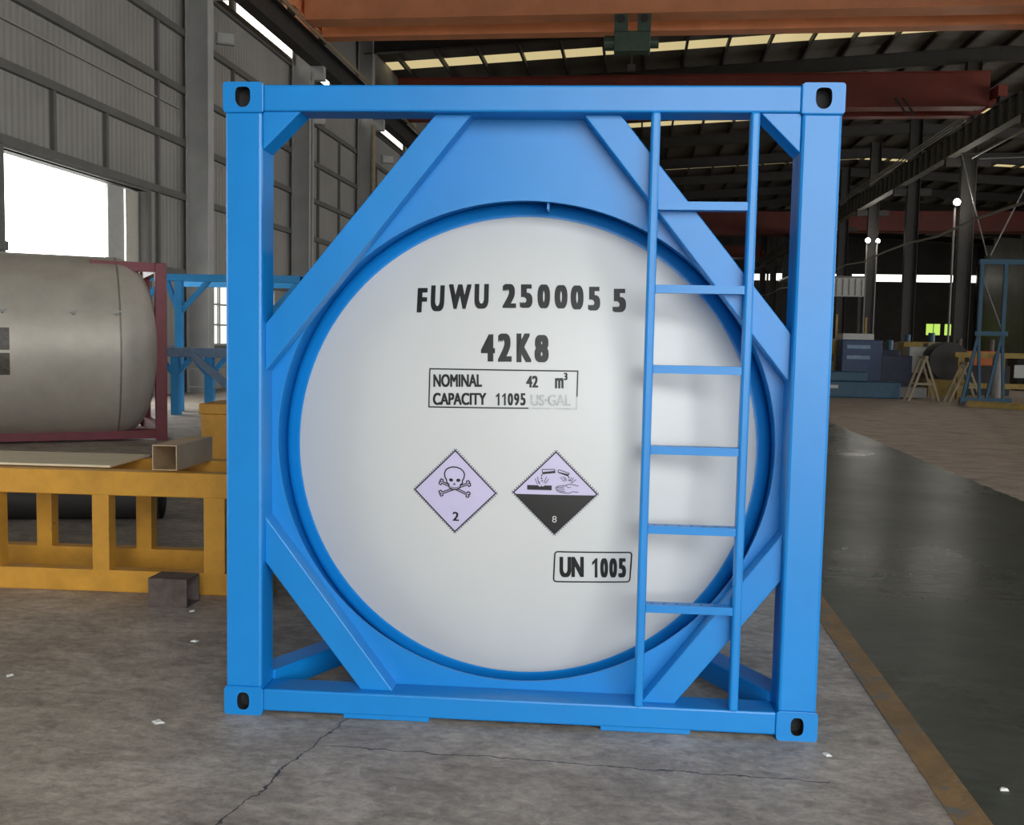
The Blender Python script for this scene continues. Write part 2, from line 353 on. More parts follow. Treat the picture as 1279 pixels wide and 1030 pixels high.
# left columns, rafters, right columns
ly = [5.0-16+8*k for k in range(21)]
for k in range(21):
    y = 4.95-8*2 + 8*k
    if y < YB+1 or y > YE-1: continue
    if 12 < y < 14: y = 11.7
    m = MB().ibeam((-10.98, y, 0), (-10.98, y, roof_z(-10.9)-.3), .34, .62, .03, (1, 0, 0))
    m.box(-10.7, -10.2, y-.12, y+.12, 10.2, 10.66)
    struct(m, 'column', 'steel_grey')
for k in range(21):
    y = 4.95-8*2 + 8*k
    if y < YB+1 or y > YE-1: continue
    m = MB()
    for xa, xb in ((XL+.3, 17), (17, XF-.2)):
        za, zb = roof_z(xa)-.62, roof_z(xb)-.62
        m.ibeam((xa, y, za), (xb, y, zb), .24, .68, .02, (0, 0, 1))
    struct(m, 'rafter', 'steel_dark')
for k in range(19):
    y = 8.1 + 9.15*k
    if y > YE-2: continue
    m = MB().ibeam((15.75, y, 0), (15.75, y, roof_z(16)-1.0), .42, .66, .03, (1, 0, 0))
    m.box(14.7, 15.4, y-.15, y+.15, 10.05, 10.41)
    m.box(16.1, 16.7, y-.15, y+.15, 10.05, 10.41)
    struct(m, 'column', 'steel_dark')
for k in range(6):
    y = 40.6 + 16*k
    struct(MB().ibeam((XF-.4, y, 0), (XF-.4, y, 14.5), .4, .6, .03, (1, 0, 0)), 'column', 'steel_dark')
# girts on the left wall
for z in (1.15, 3.15, 5.12, 6.5, 7.85, 9.3, 10.75):
    m = MB()
    segs = [(YB, YE)]
    if z < gz: segs = [(YB, -7.5), (.5, g0), (g1, YE)]
    if 1.3 < z < 3.0: segs = [(YB, -7.5), (.5, g0), (g1, w0), (w1, YE)]
    for a, b in segs: m.bar((XL+.06, a, z), (XL+.06, b, z), .12, .17)
    struct(m, 'girt', 'girt')
# vertical studs on the left wall, per panel
for y in (9.5, 15.0, 17.0, 19.4, 24.0, 26.3, 31.8, 34.4, 40, 42.5, 48, 50.5):
    z0 = gz+.1 if g0-.2 < y < g1+.2 else (0 if y < 20 or y > 27 else 3.2)
    za, zb = (z0, 9.3) if y not in (15.0, 17.0) else (z0, 6.5)
    struct(MB().box(XL, XL+.09, y-.05, y+.05, za, zb), 'wall_stud', 'girt')
# gate surround, folded leaf, window frame
m = MB(); m.box(XL-.35, XL+.06, g1, g1+.16, 0, gz+.12); m.box(XL-.35, XL+.06, g0-.16, g0, 0, gz+.12); m.box(XL-.35, XL+.06, g0, g1, gz, gz+.14)
d = struct(m, 'door_1', 'girt', 'open side gate letting in white daylight')
MB().box(XL-.34, XL-.27, g1-1.25, g1-.52, .05, gz-.02).build('door_leaf', 'light_grey', d)
MB().box(XL-.25, XL-.19, g1-.5, g1, .05, gz-.02).build('door_leaf', 'cream', d)
wn = struct(MB().box(XL-.08, XL-.05, w0, w1, wz0, wz1), 'window_1', 'glass', 'bright low window in the left wall behind the blue frames')
m = MB()
for k in range(6): y = w0+(w1-w0)*k/5; m.box(XL-.05, XL+.03, y-.04, y+.04, wz0, wz1)
for z in (wz0+.02, wz0+.58, wz0+1.16, wz1-.02): m.box(XL-.05, XL+.02, w0, w1, z-.025, z+.025)
m.build('window_frame', 'light_grey', wn)

# crane runways
struct(MB().ibeam((-10.45, YB+1, 11.03), (-10.45, YE-1, 11.03), .42, .74, .03), 'runway_beam', 'steel_dark', 'dark crane runway beam on the left columns')
struct(MB().bar((-10.45, YB+1, 11.45), (-10.45, YE-1, 11.45), .08, .10), 'crane_rail', 'rail_metal')
for k in range(4):
    struct(MB().bar((-9.95-.09*k, YB+1, 11.25+.12*k), (-9.95-.09*k, YE-1, 11.25+.12*k), .03, .035), 'conductor_rail', 'rail_metal')
m = MB().ibeam((14.9, YB+1, 10.9), (14.9, YE-1, 10.9), .42, .95, .03)
y = 10
while y < YE-4:
    m.box(14.69, 14.9, y-.09, y+.09, 10.46, 11.34); y += 1.0
struct(m, 'runway_beam', 'runway_olive', 'crane runway beam with many stiffeners on the right columns')
struct(MB().bar((14.9, YB+1, 11.42), (14.9, YE-1, 11.42), .08, .09), 'crane_rail', 'rail_metal')
for k in range(3):
    struct(MB().bar((15.3, 44, 12.0+.14*k), (15.3, 80, 12.0+.14*k), .05, .05), 'conductor_rail', 'conduit')

# bridge cranes
def crane(y, z, h, m1, label, skew=0, x0=-10.42, x1=14.9, wd=.55, hoist=None):
    t = hthing('bridge_crane', label, 'overhead crane', x0, y, z, skew, 'bridge cranes spanning the hall')
    L = x1-x0
    g = MB(); g.box(.3, L-.3, -wd/2, wd/2, 0, h); g.box(.3, L-.3, -wd/2-.12, wd/2+.12, -.04, 0); g.box(.3, L-.3, -wd/2-.12, wd/2+.12, h, h+.04)
    g.build('girder', m1, t)
    g = MB(); g.box(.3, L-.3, wd/2+1.2, wd*1.5+1.2, 0, h); g.build('girder', m1, t)
    for k, x in enumerate((0, L)):
        e = MB(); e.box(x-.18, x+.18, -.9, wd+2.2, .25, .7); eo = e.build('end_carriage', m1, t)
        for yy in (-.6, wd+1.9): MB().cyl((x-.07, yy, .22), (x+.07, yy, .22), .2, 16).build('wheel', 'steel_dark', eo)
    for x in [L*f for f in (.02, .17, .33, .5, .67, .83, .95)]:
        pass
    return t, L
c1, L1 = crane(26.9, 11.48, 1.5, 'crane_red', 'nearest orange red overhead bridge crane, crossing the top of the picture')
# stencil-like plates on its girder
for x in (6.0, 8.6, 11.2):
    MB().box(x, x+.5, -.31, -.275, .75, .95).build('rating_plate', 'steel_dark', c1)
# hoist hanging under the crane
h = hthing('hoist_trolley', 'dark green hoist trolley hanging under the nearest overhead crane', 'hoist', .15, 26.9, 10.225)
b = MB(); b.box(-.55, .55, -.25, .25, .15, .75); b.build('drum_housing', 'hoist_green', h, bevel=.03)
MB().cyl((-.85, 0, .45), (-.55, 0, .45), .22, 16).build('motor', 'hoist_green', h)
MB().cyl((.55, 0, .45), (.8, 0, .45), .17, 16).build('gearbox', 'hoist_green', h)
for x in (-.35, .35):
    for yy in (-.33, .33):
        f = MB().box(x-.2, x+.2, yy-.03, yy+.03, .70, 1.205).build('trolley_plate', 'hoist_green', h)
        MB().cyl((x, yy-.08, 1.06), (x, yy-.03, 1.06), .12, 14).build('wheel', 'steel_dark', f)
MB().bar((0, 0, .15), (0, 0, -.25), .05, .05).box(-.12, .12, -.08, .08, -.4, -.2).build('hook_block', 'steel_dark', h)
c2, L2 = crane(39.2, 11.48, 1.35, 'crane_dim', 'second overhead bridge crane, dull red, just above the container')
for x in (21.3, 21.6): MB().bar((x, -.32, .35), (x+.5, -.32, -.35), .05, .08).build('strut', 'steel_dark', c2)
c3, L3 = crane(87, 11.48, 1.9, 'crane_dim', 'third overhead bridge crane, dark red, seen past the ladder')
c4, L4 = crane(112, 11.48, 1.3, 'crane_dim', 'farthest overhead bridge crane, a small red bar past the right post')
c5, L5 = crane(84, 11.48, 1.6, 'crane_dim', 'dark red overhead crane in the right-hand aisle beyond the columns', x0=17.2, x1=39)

# conduit and cables on the right
m = MB(); 
for k in range(19): 
    y = 20+5*k; m.bar((14.6, y, 6.95+.12*math.sin(k*2.2)), (14.6, y+5, 6.95+.12*math.sin((k+1)*2.2)), .07, .09)
tag(m.build('cable_tray', 'conduit', rot=(0, 0, -A)), 'pale cable tray running along the right columns', 'cable tray')
m = MB(); m.cyl((14.4, 40, 9.6), (14.4, 18, 9.6), .06, 8)
tag(m.build('pipe', 'conduit', rot=(0, 0, -A)), 'pale pipe under the right crane runway near the photo edge', 'pipe')
m = MB(); m.bar((XL+.05, YB+4, 7.35), (XL+.05, 20.6, 7.35), .03, .04)
tag(m.build('pipe', 'conduit', rot=(0, 0, -A)), 'thin pale conduit running high along the left wall', 'pipe')
for k, (x, y, z, l) in enumerate([(-10.5, 28.6, 0, 'thin pale vertical pipe beside the second left column'), (-10.6, 36.7, 0, 'tan vertical pipe beside the third left column')]):
    m = MB().cyl((0, 0, 0), (0, 0, 10.4), .05 if k == 0 else .10, 10)
    tag(m.build('pipe', 'conduit' if k == 0 else 'tan', loc=hall(x, y, z)), l, 'pipe')

# lamps
def floodlight(x, y, z, label, on=True, s=1.0, rz=0, pole=None, power=0):
    t = hthing('floodlight', label, 'lamp', x, y, z, rz)
    (MB().cyl((0, -.04, 0), (0, .14, 0), .17*s, 20) if on else MB().box(-.22*s, .22*s, -.04, .12, -.14*s, .14*s)).build('housing', 'lamp_off', t, bevel=.015)
    (MB().cyl((0, -.06, 0), (0, -.041, 0), .15*s, 20) if on else MB().box(-.18*s, .18*s, -.06, -.042, -.11*s, .11*s)).build('lens', 'lamp' if on else 'light_grey', t)
    MB().bar((0, .1, 0), (0, .3, -.05), .05, .05).build('bracket', 'steel_dark', t)
    if pole is not None: MB().cyl((.02, .3, .1), (.02, .3, pole-z), .05, 8).build('pole', 'mid_grey', t)
    if power:
        l = bpy.data.lights.new('floodlight_beam', 'POINT'); l.energy = power; l.color = (1, .96, .86); l.shadow_soft_size = .18
        lo = bpy.data.objects.new('floodlight_beam', l); C.objects.link(lo); lo.parent = t; lo.location = (0, -.3, 0)
    return t
floodlight(15.1, 44.0, 8.3, 'brightest lit floodlight on the wide right column, with a pale pole below', True, 1.0, pole=0, power=70)
floodlight(15.3, 62.2, 8.4, 'lit floodlight with a pale pole on the narrow column beside the container', True, 1.0, pole=0, power=60)
floodlight(15.3, 59.5, 8.1, 'small lit floodlight just right of the pole lamp', True, .8, power=60, pole=0)
floodlight(6.3, 55.0, 5.1, 'small lit lamp on a pole seen between the ladder and the right post', True, .7, pole=0, power=60)
floodlight(-10.55, 21.6, 9.4, 'unlit grey floodlight on the broad left column', False, 1.1, .5)
floodlight(-10.55, 29.4, 9.0, 'unlit grey floodlight on the second left column', False, 1.1, .5)
floodlight(-10.2, 37.6, 9.15, 'pale floodlight on the third left column, above the diagonal brace', False, 1.2, .5)

# ================================================================ BLUE TANK CONTAINER
tc = thing('tank_container', 'blue framed tank container with a white domed end and ladder, standing on the floor', 'tank container', (0, 0, 0))
W, H, DEP = 1.219, 2.591, .16
def hole_face(mb, x0, x1, z0, z1, hole, y, depth, n=48, mi=0, md=0, axis='y'):
    """rectangle in the xz plane with a hole (list of n points around its centre), plus the hole wall running inward"""
    cx = sum(p[0] for p in hole)/len(hole); cz = sum(p[1] for p in hole)/len(hole)
    out = []
    for hx, hz in hole:
        dx, dz = hx-cx, hz-cz
        t = min([(x1-cx)/dx if dx > 1e-9 else 1e9, (x0-cx)/dx if dx < -1e-9 else 1e9, (z1-cz)/dz if dz > 1e-9 else 1e9, (z0-cz)/dz if dz < -1e-9 else 1e9])
        out.append([cx+dx*t, cz+dz*t])
    for cr in ((x0, z0), (x1, z0), (x1, z1), (x0, z1)):
        k = min(range(len(out)), key=lambda i: (out[i][0]-cr[0])**2+(out[i][1]-cr[1])**2); out[k] = list(cr)
    n = len(hole); P = (lambda x, z, yy: (x, yy, z)) if axis == 'y' else (lambda x, z, yy: (x, z, yy))
    vs = [P(a, b, y) for a, b in out] + [P(a, b, y) for a, b in hole] + [P(a, b, y+depth) for a, b in hole]
    mb.add(vs, [(k, (k+1) % n, n+(k+1) % n, n+k) for k in range(n)], mi)
    mb.add(vs, [(n+k, n+(k+1) % n, 2*n+(k+1) % n, 2*n+k) for k in range(n)] + [tuple(range(2*n, 3*n))], md)
def casting(xc, zc, top, yb=0.0, sgn=1):
    mb = MB(); x0, x1, z0, z1 = xc-.081, xc+.081, zc-.059, zc+.059; y0 = yb; y1 = yb+sgn*.178
    hw, hh = (.031, .040) if top else (.026, .037)
    pts = []
    for k in range(32):
        a = 2*PI*k/32; c, s = math.cos(a), math.sin(a)
        e = .55 if (top and s > 0) else .9
        if not top: px, pz = hw*math.copysign(abs(c)**.75, c), hh*math.copysign(abs(s)**.75, s)
        else: px, pz = hw*math.copysign(abs(c)**e, c), hh*math.copysign(abs(s)**e, s)
        pts.append((xc+px, zc+pz))
    hole_face(mb, x0, x1, z0, z1, pts, y0, sgn*.05)
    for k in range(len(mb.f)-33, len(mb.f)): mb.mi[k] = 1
    # sides and back
    vs = [(x0,y0,z0),(x1,y0,z0),(x1,y0,z1),(x0,y0,z1),(x0,y1,z0),(x1,y1,z0),(x1,y1,z1),(x0,y1,z1)]
    mb.add(vs, [(0,4,5,1), (1,5,6,2), (2,6,7,3), (3,7,4,0), (4,7,6,5)])
    o = mb.build('corner_casting', ['blue', 'dark'], tc)
    bm = bmesh.new(); bm.from_mesh(o.data); bmesh.ops.remove_doubles(bm, verts=bm.verts, dist=.0002)
    bmesh.ops.recalc_face_normals(bm, faces=bm.faces)
    lay = bm.edges.layers.float.new('bevel_weight_edge')
    def onb(v): return (abs(v.co.x-x0) < 1e-4 or abs(v.co.x-x1) < 1e-4) + (abs(v.co.z-z0) < 1e-4 or abs(v.co.z-z1) < 1e-4) + (abs(v.co.y-y0) < 1e-4 or abs(v.co.y-y1) < 1e-4)
    for e in bm.edges:
        if all(onb(v) >= 2 for v in e.verts) and len(e.link_faces) == 2 and e.calc_face_angle(0) > .9: e[lay] = 1
    bm.to_mesh(o.data); bm.free()
    b = o.modifiers.new('bevel', 'BEVEL'); b.width = .013; b.segments = 3; b.limit_method = 'WEIGHT'
    return o
for sx in (-1, 1):
    casting(sx*(W-.081), H-.059, True); casting(sx*(W-.081), .059, False)
    casting(sx*(W-.081), H-.059, True, 12.19, -1); casting(sx*(W-.081), .059, False, 12.19, -1)
for sx in (-1, 1):
    a, b = sorted((sx*(W-.006), sx*(W-.158)))
    MB().box(a, b, .006, .165, .112, H-.112).build('corner_post', 'blue', tc, bevel=.012)
    MB().box(a, b, 12.03, 12.184, .112, H-.112).build('corner_post', 'blue', tc, bevel=.012)
for y0, y1 in ((.006, .145), (12.045, 12.184)):
    MB().box(-1.058, 1.058, y0, y1, 2.478, 2.582).build('top_rail', 'blue', tc, bevel=.008)
    br = MB().box(-1.058, 1.058, y0, y1, .019, .112).build('bottom_rail', 'blue', tc, bevel=.008)
    for a, b in ((-.715, -.356), (.352, .714)):
        MB().box(a, b, y0+.004, y1-.01, 0.002, .024).build('skid_plate', 'blue', br, bevel=.002)
# weld beads round the castings (part of the rails look)
for sx in (-1, 1):
    for a_, b_ in (((sx*1.062, .003, 2.476), (sx*1.213, .003, 2.474)), ((sx*1.058, .003, 2.474), (sx*1.058, .003, 2.585)), ((sx*1.062, .003, .117), (sx*1.213, .003, .117)), ((sx*1.058, .003, .02), (sx*1.058, .003, .115))):
        MB().cyl(a_, b_, .004, 6).build('weld_bead', 'blue', tc)
# corner gussets (box section stiffeners)
for sx in (-1, 1):
    MB().prism_y([(sx*1.06, 2.48), (sx*.905, 2.48), (sx*1.06, 2.328)], .018, .145).build('corner_gusset', 'blue', tc, bevel=.003)
# diagonals
for sx in (-1, 1):
    MB().prism_y([(sx*1.062, 1.632), (sx*1.062, 1.437), (sx*.222, 2.479), (sx*.368, 2.479)], .052, .142).build('diagonal_brace', 'blue', tc, bevel=.004)
    MB().prism_y([(sx*1.062, .833), (sx*1.062, .640), (sx*.652, .111), (sx*.516, .111)], .052, .142).build('diagonal_brace', 'blue', tc, bevel=.004)
# collar plate with the big round opening
outer = [(-.34, 2.479), (.34, 2.479), (1.062, 1.58), (1.062, .70), (.60, .110), (-.60, .110), (-1.062, .70), (-1.062, 1.58)]
def ray_poly(cx, cz, dx, dz, poly):
    best = 1e9
    for i in range(len(poly)):
        x1, z1 = poly[i]; x2, z2 = poly[(i+1) % len(poly)]; ex, ez = x2-x1, z2-z1
        den = dx*ez-dz*ex
        if abs(den) < 1e-9: continue
        t = ((x1-cx)*ez-(z1-cz)*ex)/den; u = ((x1-cx)*dz-(z1-cz)*dx)/den
        if t > 0 and -1e-6 <= u <= 1+1e-6: best = min(best, t)
    return best
HZ, HRX, HRZ = 1.150, 1.036, 1.004
n = 144; oi, hi = [], []
for k in range(n):
    a = 2*PI*k/n; hx, hz = HRX*math.cos(a), HZ+HRZ*math.sin(a); hi.append((hx, hz))
    t = ray_poly(0, HZ, hx, hz-HZ, outer); oi.append([hx*t, HZ+(hz-HZ)*t])
for cr in outer:
    k = min(range(n), key=lambda i: (oi[i][0]-cr[0])**2+(oi[i][1]-cr[1])**2); oi[k] = list(cr)
mb = MB(); vs = []
for y in (.140, .150):
    vs += [(x, y, z) for x, z in oi] + [(x, y, z) for x, z in hi]
fs = []
for k in range(n):
    q = (k+1) % n
    fs += [(k, q, n+q, n+k), (2*n+k, 3*n+k, 3*n+q, 2*n+q), (k, 2*n+k, 2*n+q, q), (n+k, n+q, 3*n+q, 3*n+k)]
mb.add(vs, fs).build('collar_plate', 'blue', tc)
# tank dome: spherical crown + blue knuckle, skirt cylinder, shell
RC, TZ, DY, R0 = 2.4, 1.12, .30, .99
YC = DY + math.sqrt(RC**2-R0**2)
def dome(x, z, off=0.0): return YC - math.sqrt((RC+off)**2 - x*x - (z-TZ)**2)
def revolve(prof, seg=128, cz=TZ, cx=0.0):              # prof: (radius, y)
    mb = MB(); vs = []; fs = []
    for r, y in prof:
        for k in range(seg): a = 2*PI*k/seg; vs.append((cx+r*math.cos(a), y, cz+r*math.sin(a)))
    for i in range(len(prof)-1):
        for k in range(seg): q = (k+1) % seg; fs.append((i*seg+k, i*seg+q, (i+1)*seg+q, (i+1)*seg+k))
    return mb.add(vs, fs)
prof = [(max(.001, R0*i/24), YC-math.sqrt(RC**2-(R0*i/24)**2)) for i in range(25)]
o = revolve(prof).build('tank_head', 'white', tc, smooth=True)
CX = .004
kn = [(R0-.003, DY-.0025), (R0+.004, DY-.0035), (R0+.016, DY+.001), (R0+.034, DY+.004), (R0+.050, DY+.010), (R0+.062, DY+.022), (R0+.070, DY+.045), (R0+.074, DY+.10)]
revolve(kn).build('tank_knuckle', 'blue', tc, smooth=True)['label'] = 'blue painted rim round the white domed end'
sk = [(1.052, .146), (1.052, .52), (1.064, .52), (1.064, .146)]
sk = revolve(sk, cz=1.117)
so = sk.build('skirt_ring', 'blue', tc)
for p in so.data.polygons: p.use_smooth = True
so.data.polygons.foreach_set('use_smooth', [True]*len(so.data.polygons))
m = MB(); m.box(.080, .090, .17, .31, 2.125, 2.168); m.build('weld_bead', 'blue', tc)
revolve([(.9, .43), (1.10, .46), (1.10, 11.7), (1.03, 11.75)], 96).build('tank_shell', 'blue', tc, smooth=True)
revolve([(1.03, 11.75), (.8, 11.95), (.4, 12.04), (.001, 12.07)], 96).build('tank_head', 'white', tc, smooth=True)
# floor braces from the bottom corners to the tank
for sx in (-1, 1):
    MB().bar((sx*1.10, .16, .10), (sx*.36, 1.55, .10), .12, .10).build('floor_brace', 'blue', tc, bevel=.006)
# ladder
lad = MB()
for xc in (.503, .883):
    pass
lt = None
ladder = bpy.data.objects.new('ladder', None); C.objects.link(ladder); ladder.parent = tc
for xt, xb in ((.498, .508), (.879, .888)):
    m = MB(); xc = (xt+xb)/2; m.box(xc-.0175, xc+.0175, -.006, .042, .110, 2.481); m.build('stile', 'blue', ladder, bevel=.009)
for z in (2.121, 1.798, 1.482, 1.160, .840, .519):
    m = MB(); xa, xb = .5205, .866; zt, zb = z+.016, z-.016; ya, yb = .0, .052
    cw = (xb-xa)/7
    for k in range(7):
        x0, x1 = xa+k*cw, xa+(k+1)*cw
        hl = [((x0+x1)/2+.008*math.cos(2*PI*j/24+.001), (ya+yb)/2+.008*math.sin(2*PI*j/24+.001)) for j in range(24)]
        i0 = len(m.f)
        hole_face(m, x0, x1, ya, yb, hl, zt, -.008, axis='z')
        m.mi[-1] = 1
    vs = [(xa,ya,zb),(xb,ya,zb),(xb,yb,zb),(xa,yb,zb),(xa,ya,zt),(xb,ya,zt),(xb,yb,zt),(xa,yb,zt)]
    m.add(vs, [(0,1,2,3), (0,4,5,1), (1,5,6,2), (2,6,7,3), (3,7,4,0)])
    m.build('rung', ['blue', 'dark'], ladder)

# ---- lettering and placards on the dome
def text_mesh(s, bold=.02):
    cu = bpy.data.curves.new('t', 'FONT'); cu.body = s; cu.size = 1; cu.offset = bold; cu.resolution_u = 6
    ob = bpy.data.objects.new('t', cu); C.objects.link(ob)
    bpy.context.view_layer.update()
    me = bpy.data.meshes.new_from_object(ob.evaluated_get(bpy.context.evaluated_depsgraph_get()))
    v = [(p.co.x, p.co.y) for p in me.vertices]; f = [tuple(p.vertices) for p in me.polygons]
    bpy.data.objects.remove(ob); bpy.data.curves.remove(cu); bpy.data.meshes.remove(me)
    x0, x1 = min(p[0] for p in v), max(p[0] for p in v); y0, y1 = min(p[1] for p in v), max(p[1] for p in v)
    global TW; TW = x1-x0
    return [((a-x0)/(x1-x0), (b-y0)/(y1-y0)) for a, b in v], f
def on_dome(mb, pts2, faces, off=.0015, mi=0):
    mb.add([(x, dome(x, z, off), z) for x, z in pts2], faces, mi)
ONE = [(.45, 0), (.45, .76), (.10, .64), (.10, .79), (.58, 1.0), (.80, 1.0), (.80, 0)]
def quad_text(mb, s, q, bold=.02, mi=0):
    bl, br, tr, tl = q
    if '1' in s and len(s) > 1:                          # digits laid out cell by cell, with a flagged 1
        n = len(s)
        for i, ch in enumerate(s):
            a0, a1 = (i+.07)/n, (i+.93)/n
            L = lambda p, r_, a: tuple(p[k]*(1-a)+r_[k]*a for k in (0, 1))
            cell = [L(bl, br, a0), L(bl, br, a1), L(tl, tr, a1), L(tl, tr, a0)]
            quad_text(mb, ch, cell, bold, mi)
        return
    if s == '1': v, f = ONE, [tuple(range(7))]
    else:
        v0, f0 = text_mesh(s, 0); w_ = bold*.95/TW; h_ = bold*.55; v = []; f = []
        for dx, dz in ((-1, -1), (-1, 1), (-.5, 0), (0, -1), (0, 1), (.5, 0), (1, -1), (1, 1), (-1, 0), (1, 0)):
            o_ = len(v); v += [(w_ + a*(1-2*w_) + dx*w_, h_ + b_*(1-2*h_) + dz*h_) for a, b_ in v0]; f += [tuple(k+o_ for k in p) for p in f0]
    P = []
    for a, b in v:
        P.append(tuple((bl[i]*(1-a)+br[i]*a)*(1-b) + (tl[i]*(1-a)+tr[i]*a)*b for i in (0, 1)))
    on_dome(mb, P, f, mi=mi)
def stroke(mb, pts, wd, closed=False, mi=0, off=.0015, sub=.03, fn=None):
    P = list(pts)
    if closed: P = P+[P[0]]
    Q = [P[0]]
    for a, b in zip(P[:-1], P[1:]):
        L = math.hypot(b[0]-a[0], b[1]-a[1]); k = max(1, int(L/sub))
        Q += [(a[0]+(b[0]-a[0])*i/k, a[1]+(b[1]-a[1])*i/k) for i in range(1, k+1)]
    vs = []
    for i, p in enumerate(Q):
        if closed:
            a = Q[i-1] if i > 0 else Q[-2]; b = Q[(i+1)] if i < len(Q)-1 else Q[1]
        else: a = Q[max(0, i-1)]; b = Q[min(len(Q)-1, i+1)]
        d1 = Vector((p[0]-a[0], p[1]-a[1])); d2 = Vector((b[0]-p[0], b[1]-p[1]))
        d = ((d1.normalized() if d1.length else d1) + (d2.normalized() if d2.length else d2)).normalized(); nx, nz = -d.y, d.x
        ref = d2 if d2.length else d1
        cs = max(.5, abs(d.dot(ref.normalized()))); wv = wd/2/cs
        vs += [(p[0]+nx*wv, p[1]+nz*wv), (p[0]-nx*wv, p[1]-nz*wv)]
    fs = [(2*i, 2*i+1, 2*i+3, 2*i+2) for i in range(len(Q)-1)]
    on_dome(mb, vs, fs, off, mi)
BIG = [('F', [(-0.4601, 1.6934), (-0.417, 1.694), (-0.4179, 1.7975), (-0.4612, 1.7972)]), ('U', [(-0.4007, 1.6984), (-0.3417, 1.6991), (-0.3435, 1.8091), (-0.4028, 1.8087)]), ('W', [(-0.3232, 1.7078), (-0.2276, 1.7091), (-0.2294, 1.8143), (-0.3256, 1.8135)]), ('U', [(-0.2133, 1.7119), (-0.1535, 1.7128), (-0.1557, 1.8168), (-0.2159, 1.8162)]), ('2', [(-0.095, 1.717), (-0.0383, 1.718), (-0.0422, 1.8184), (-0.0992, 1.8176)]), ('5', [(-0.0225, 1.7182), (0.0298, 1.7192), (0.0263, 1.8178), (-0.0263, 1.8169)]), ('0', [(0.0505, 1.7179), (0.1026, 1.7189), (0.0994, 1.8191), (0.0471, 1.8181)]), ('0', [(0.1208, 1.7184), (0.1745, 1.7194), (0.1717, 1.8179), (0.1178, 1.8169)]), ('0', [(0.187, 1.7155), (0.2406, 1.7167), (0.2381, 1.8177), (0.1841, 1.8165)]), ('5', [(0.2589, 1.7129), (0.3092, 1.714), (0.3071, 1.8134), (0.2564, 1.8122)]), ('5', [(0.3607, 1.7085), (0.4163, 1.7097), (0.4147, 1.8076), (0.3588, 1.8062)]), ('4', [(-0.176, 1.4947), (-0.1177, 1.496), (-0.1216, 1.6087), (-0.1802, 1.6076)]), ('2', [(-0.106, 1.4954), (-0.0488, 1.4967), (-0.0527, 1.6125), (-0.1101, 1.6114)]), ('K', [(-0.029, 1.4955), (0.0328, 1.4968), (0.0292, 1.6141), (-0.0328, 1.6129)]), ('8', [(0.0452, 1.4962), (0.1035, 1.4974), (0.1002, 1.6097), (0.0417, 1.6086)])]
SMALL = [('NOMINAL', [(-0.3742, 1.3846), (-0.1685, 1.3904), (-0.1701, 1.443), (-0.376, 1.4376)]), ('42', [(0.0136, 1.3925), (0.0629, 1.3936), (0.0615, 1.4418), (0.0123, 1.4407)]), ('m', [(0.1317, 1.3918), (0.1669, 1.3925), (0.1658, 1.435), (0.1306, 1.4342)]), ('3', [(0.1669, 1.426), (0.1824, 1.4263), (0.1816, 1.4565), (0.1661, 1.4562)]), ('CAPACITY', [(-0.3737, 1.3099), (-0.1481, 1.3171), (-0.1495, 1.3671), (-0.3751, 1.3605)]), ('11095', [(-0.1132, 1.3164), (0.0156, 1.3197), (0.0142, 1.3696), (-0.1145, 1.3664)])]
GAL = [('US·GAL', [(0.0337, 1.3185), (0.1974, 1.322), (0.1962, 1.3678), (0.0325, 1.3643)])]
UN = [('UN', [(0.1682, 0.597), (0.2697, 0.5986), (0.2674, 0.6897), (0.1665, 0.6881)]), ('1005', [(0.2983, 0.5979), (0.45, 0.5976), (0.4468, 0.6839), (0.2959, 0.6838)])]
BOX1 = [(-0.3914, 1.4596), (0.2232, 1.4639), (0.2226, 1.3601), (0.2206, 1.3094), (0.0257, 1.3085), (-0.3907, 1.3018)]
BOX2 = [(0.1469, 0.7106), (0.4677, 0.7094), (0.4636, 0.5774), (0.1433, 0.5774)]
for nm_, lab_, sl in (('owner_code', 'black letters FUWU', BIG[:4]), ('serial_number', 'black digits 250005', BIG[4:10]), ('check_digit', 'single black digit 5', BIG[10:11])):
    lt = MB()
    for s, q in sl: quad_text(lt, s, q, .06)
    lt.build(nm_, 'black_ink', tc)['label'] = lab_
lt = MB()
for s, q in BIG[11:]: quad_text(lt, s, q, .06)
lt.build('size_code', 'black_ink', tc)['label'] = 'black lettering 42K8'
lt = MB()
for s, q in SMALL: quad_text(lt, s, q, .048)
for s, q in GAL: quad_text(lt, s, q, .03, mi=1)
b = BOX1
stroke(lt, [b[4], b[5], b[0], b[1], b[2]], .0055); stroke(lt, [b[2], b[3], b[4]], .0055, mi=1)
lt.build('capacity_panel', ['black_ink', 'faded_ink'], tc)['label'] = 'boxed black lettering NOMINAL CAPACITY 42 m3 11095 US GAL, right corner faded'
lt = MB()
for s, q in UN: quad_text(lt, s, q, .06)
def rounded(q, r=.014):
    out = []
    for i in range(4):
        p = Vector(q[i]); a = (Vector(q[i-1])-p).normalized(); c = (Vector(q[(i+1) % 4])-p).normalized()
        for k in range(5):
            t = k/4; v = p + a*r*(1-t)**2 + c*r*t**2; out.append((v.x, v.y))
    return out
stroke(lt, rounded(BOX2), .006, True)
lt.build('hazard_number_panel', 'black_ink', tc)['label'] = 'boxed black lettering UN 1005'

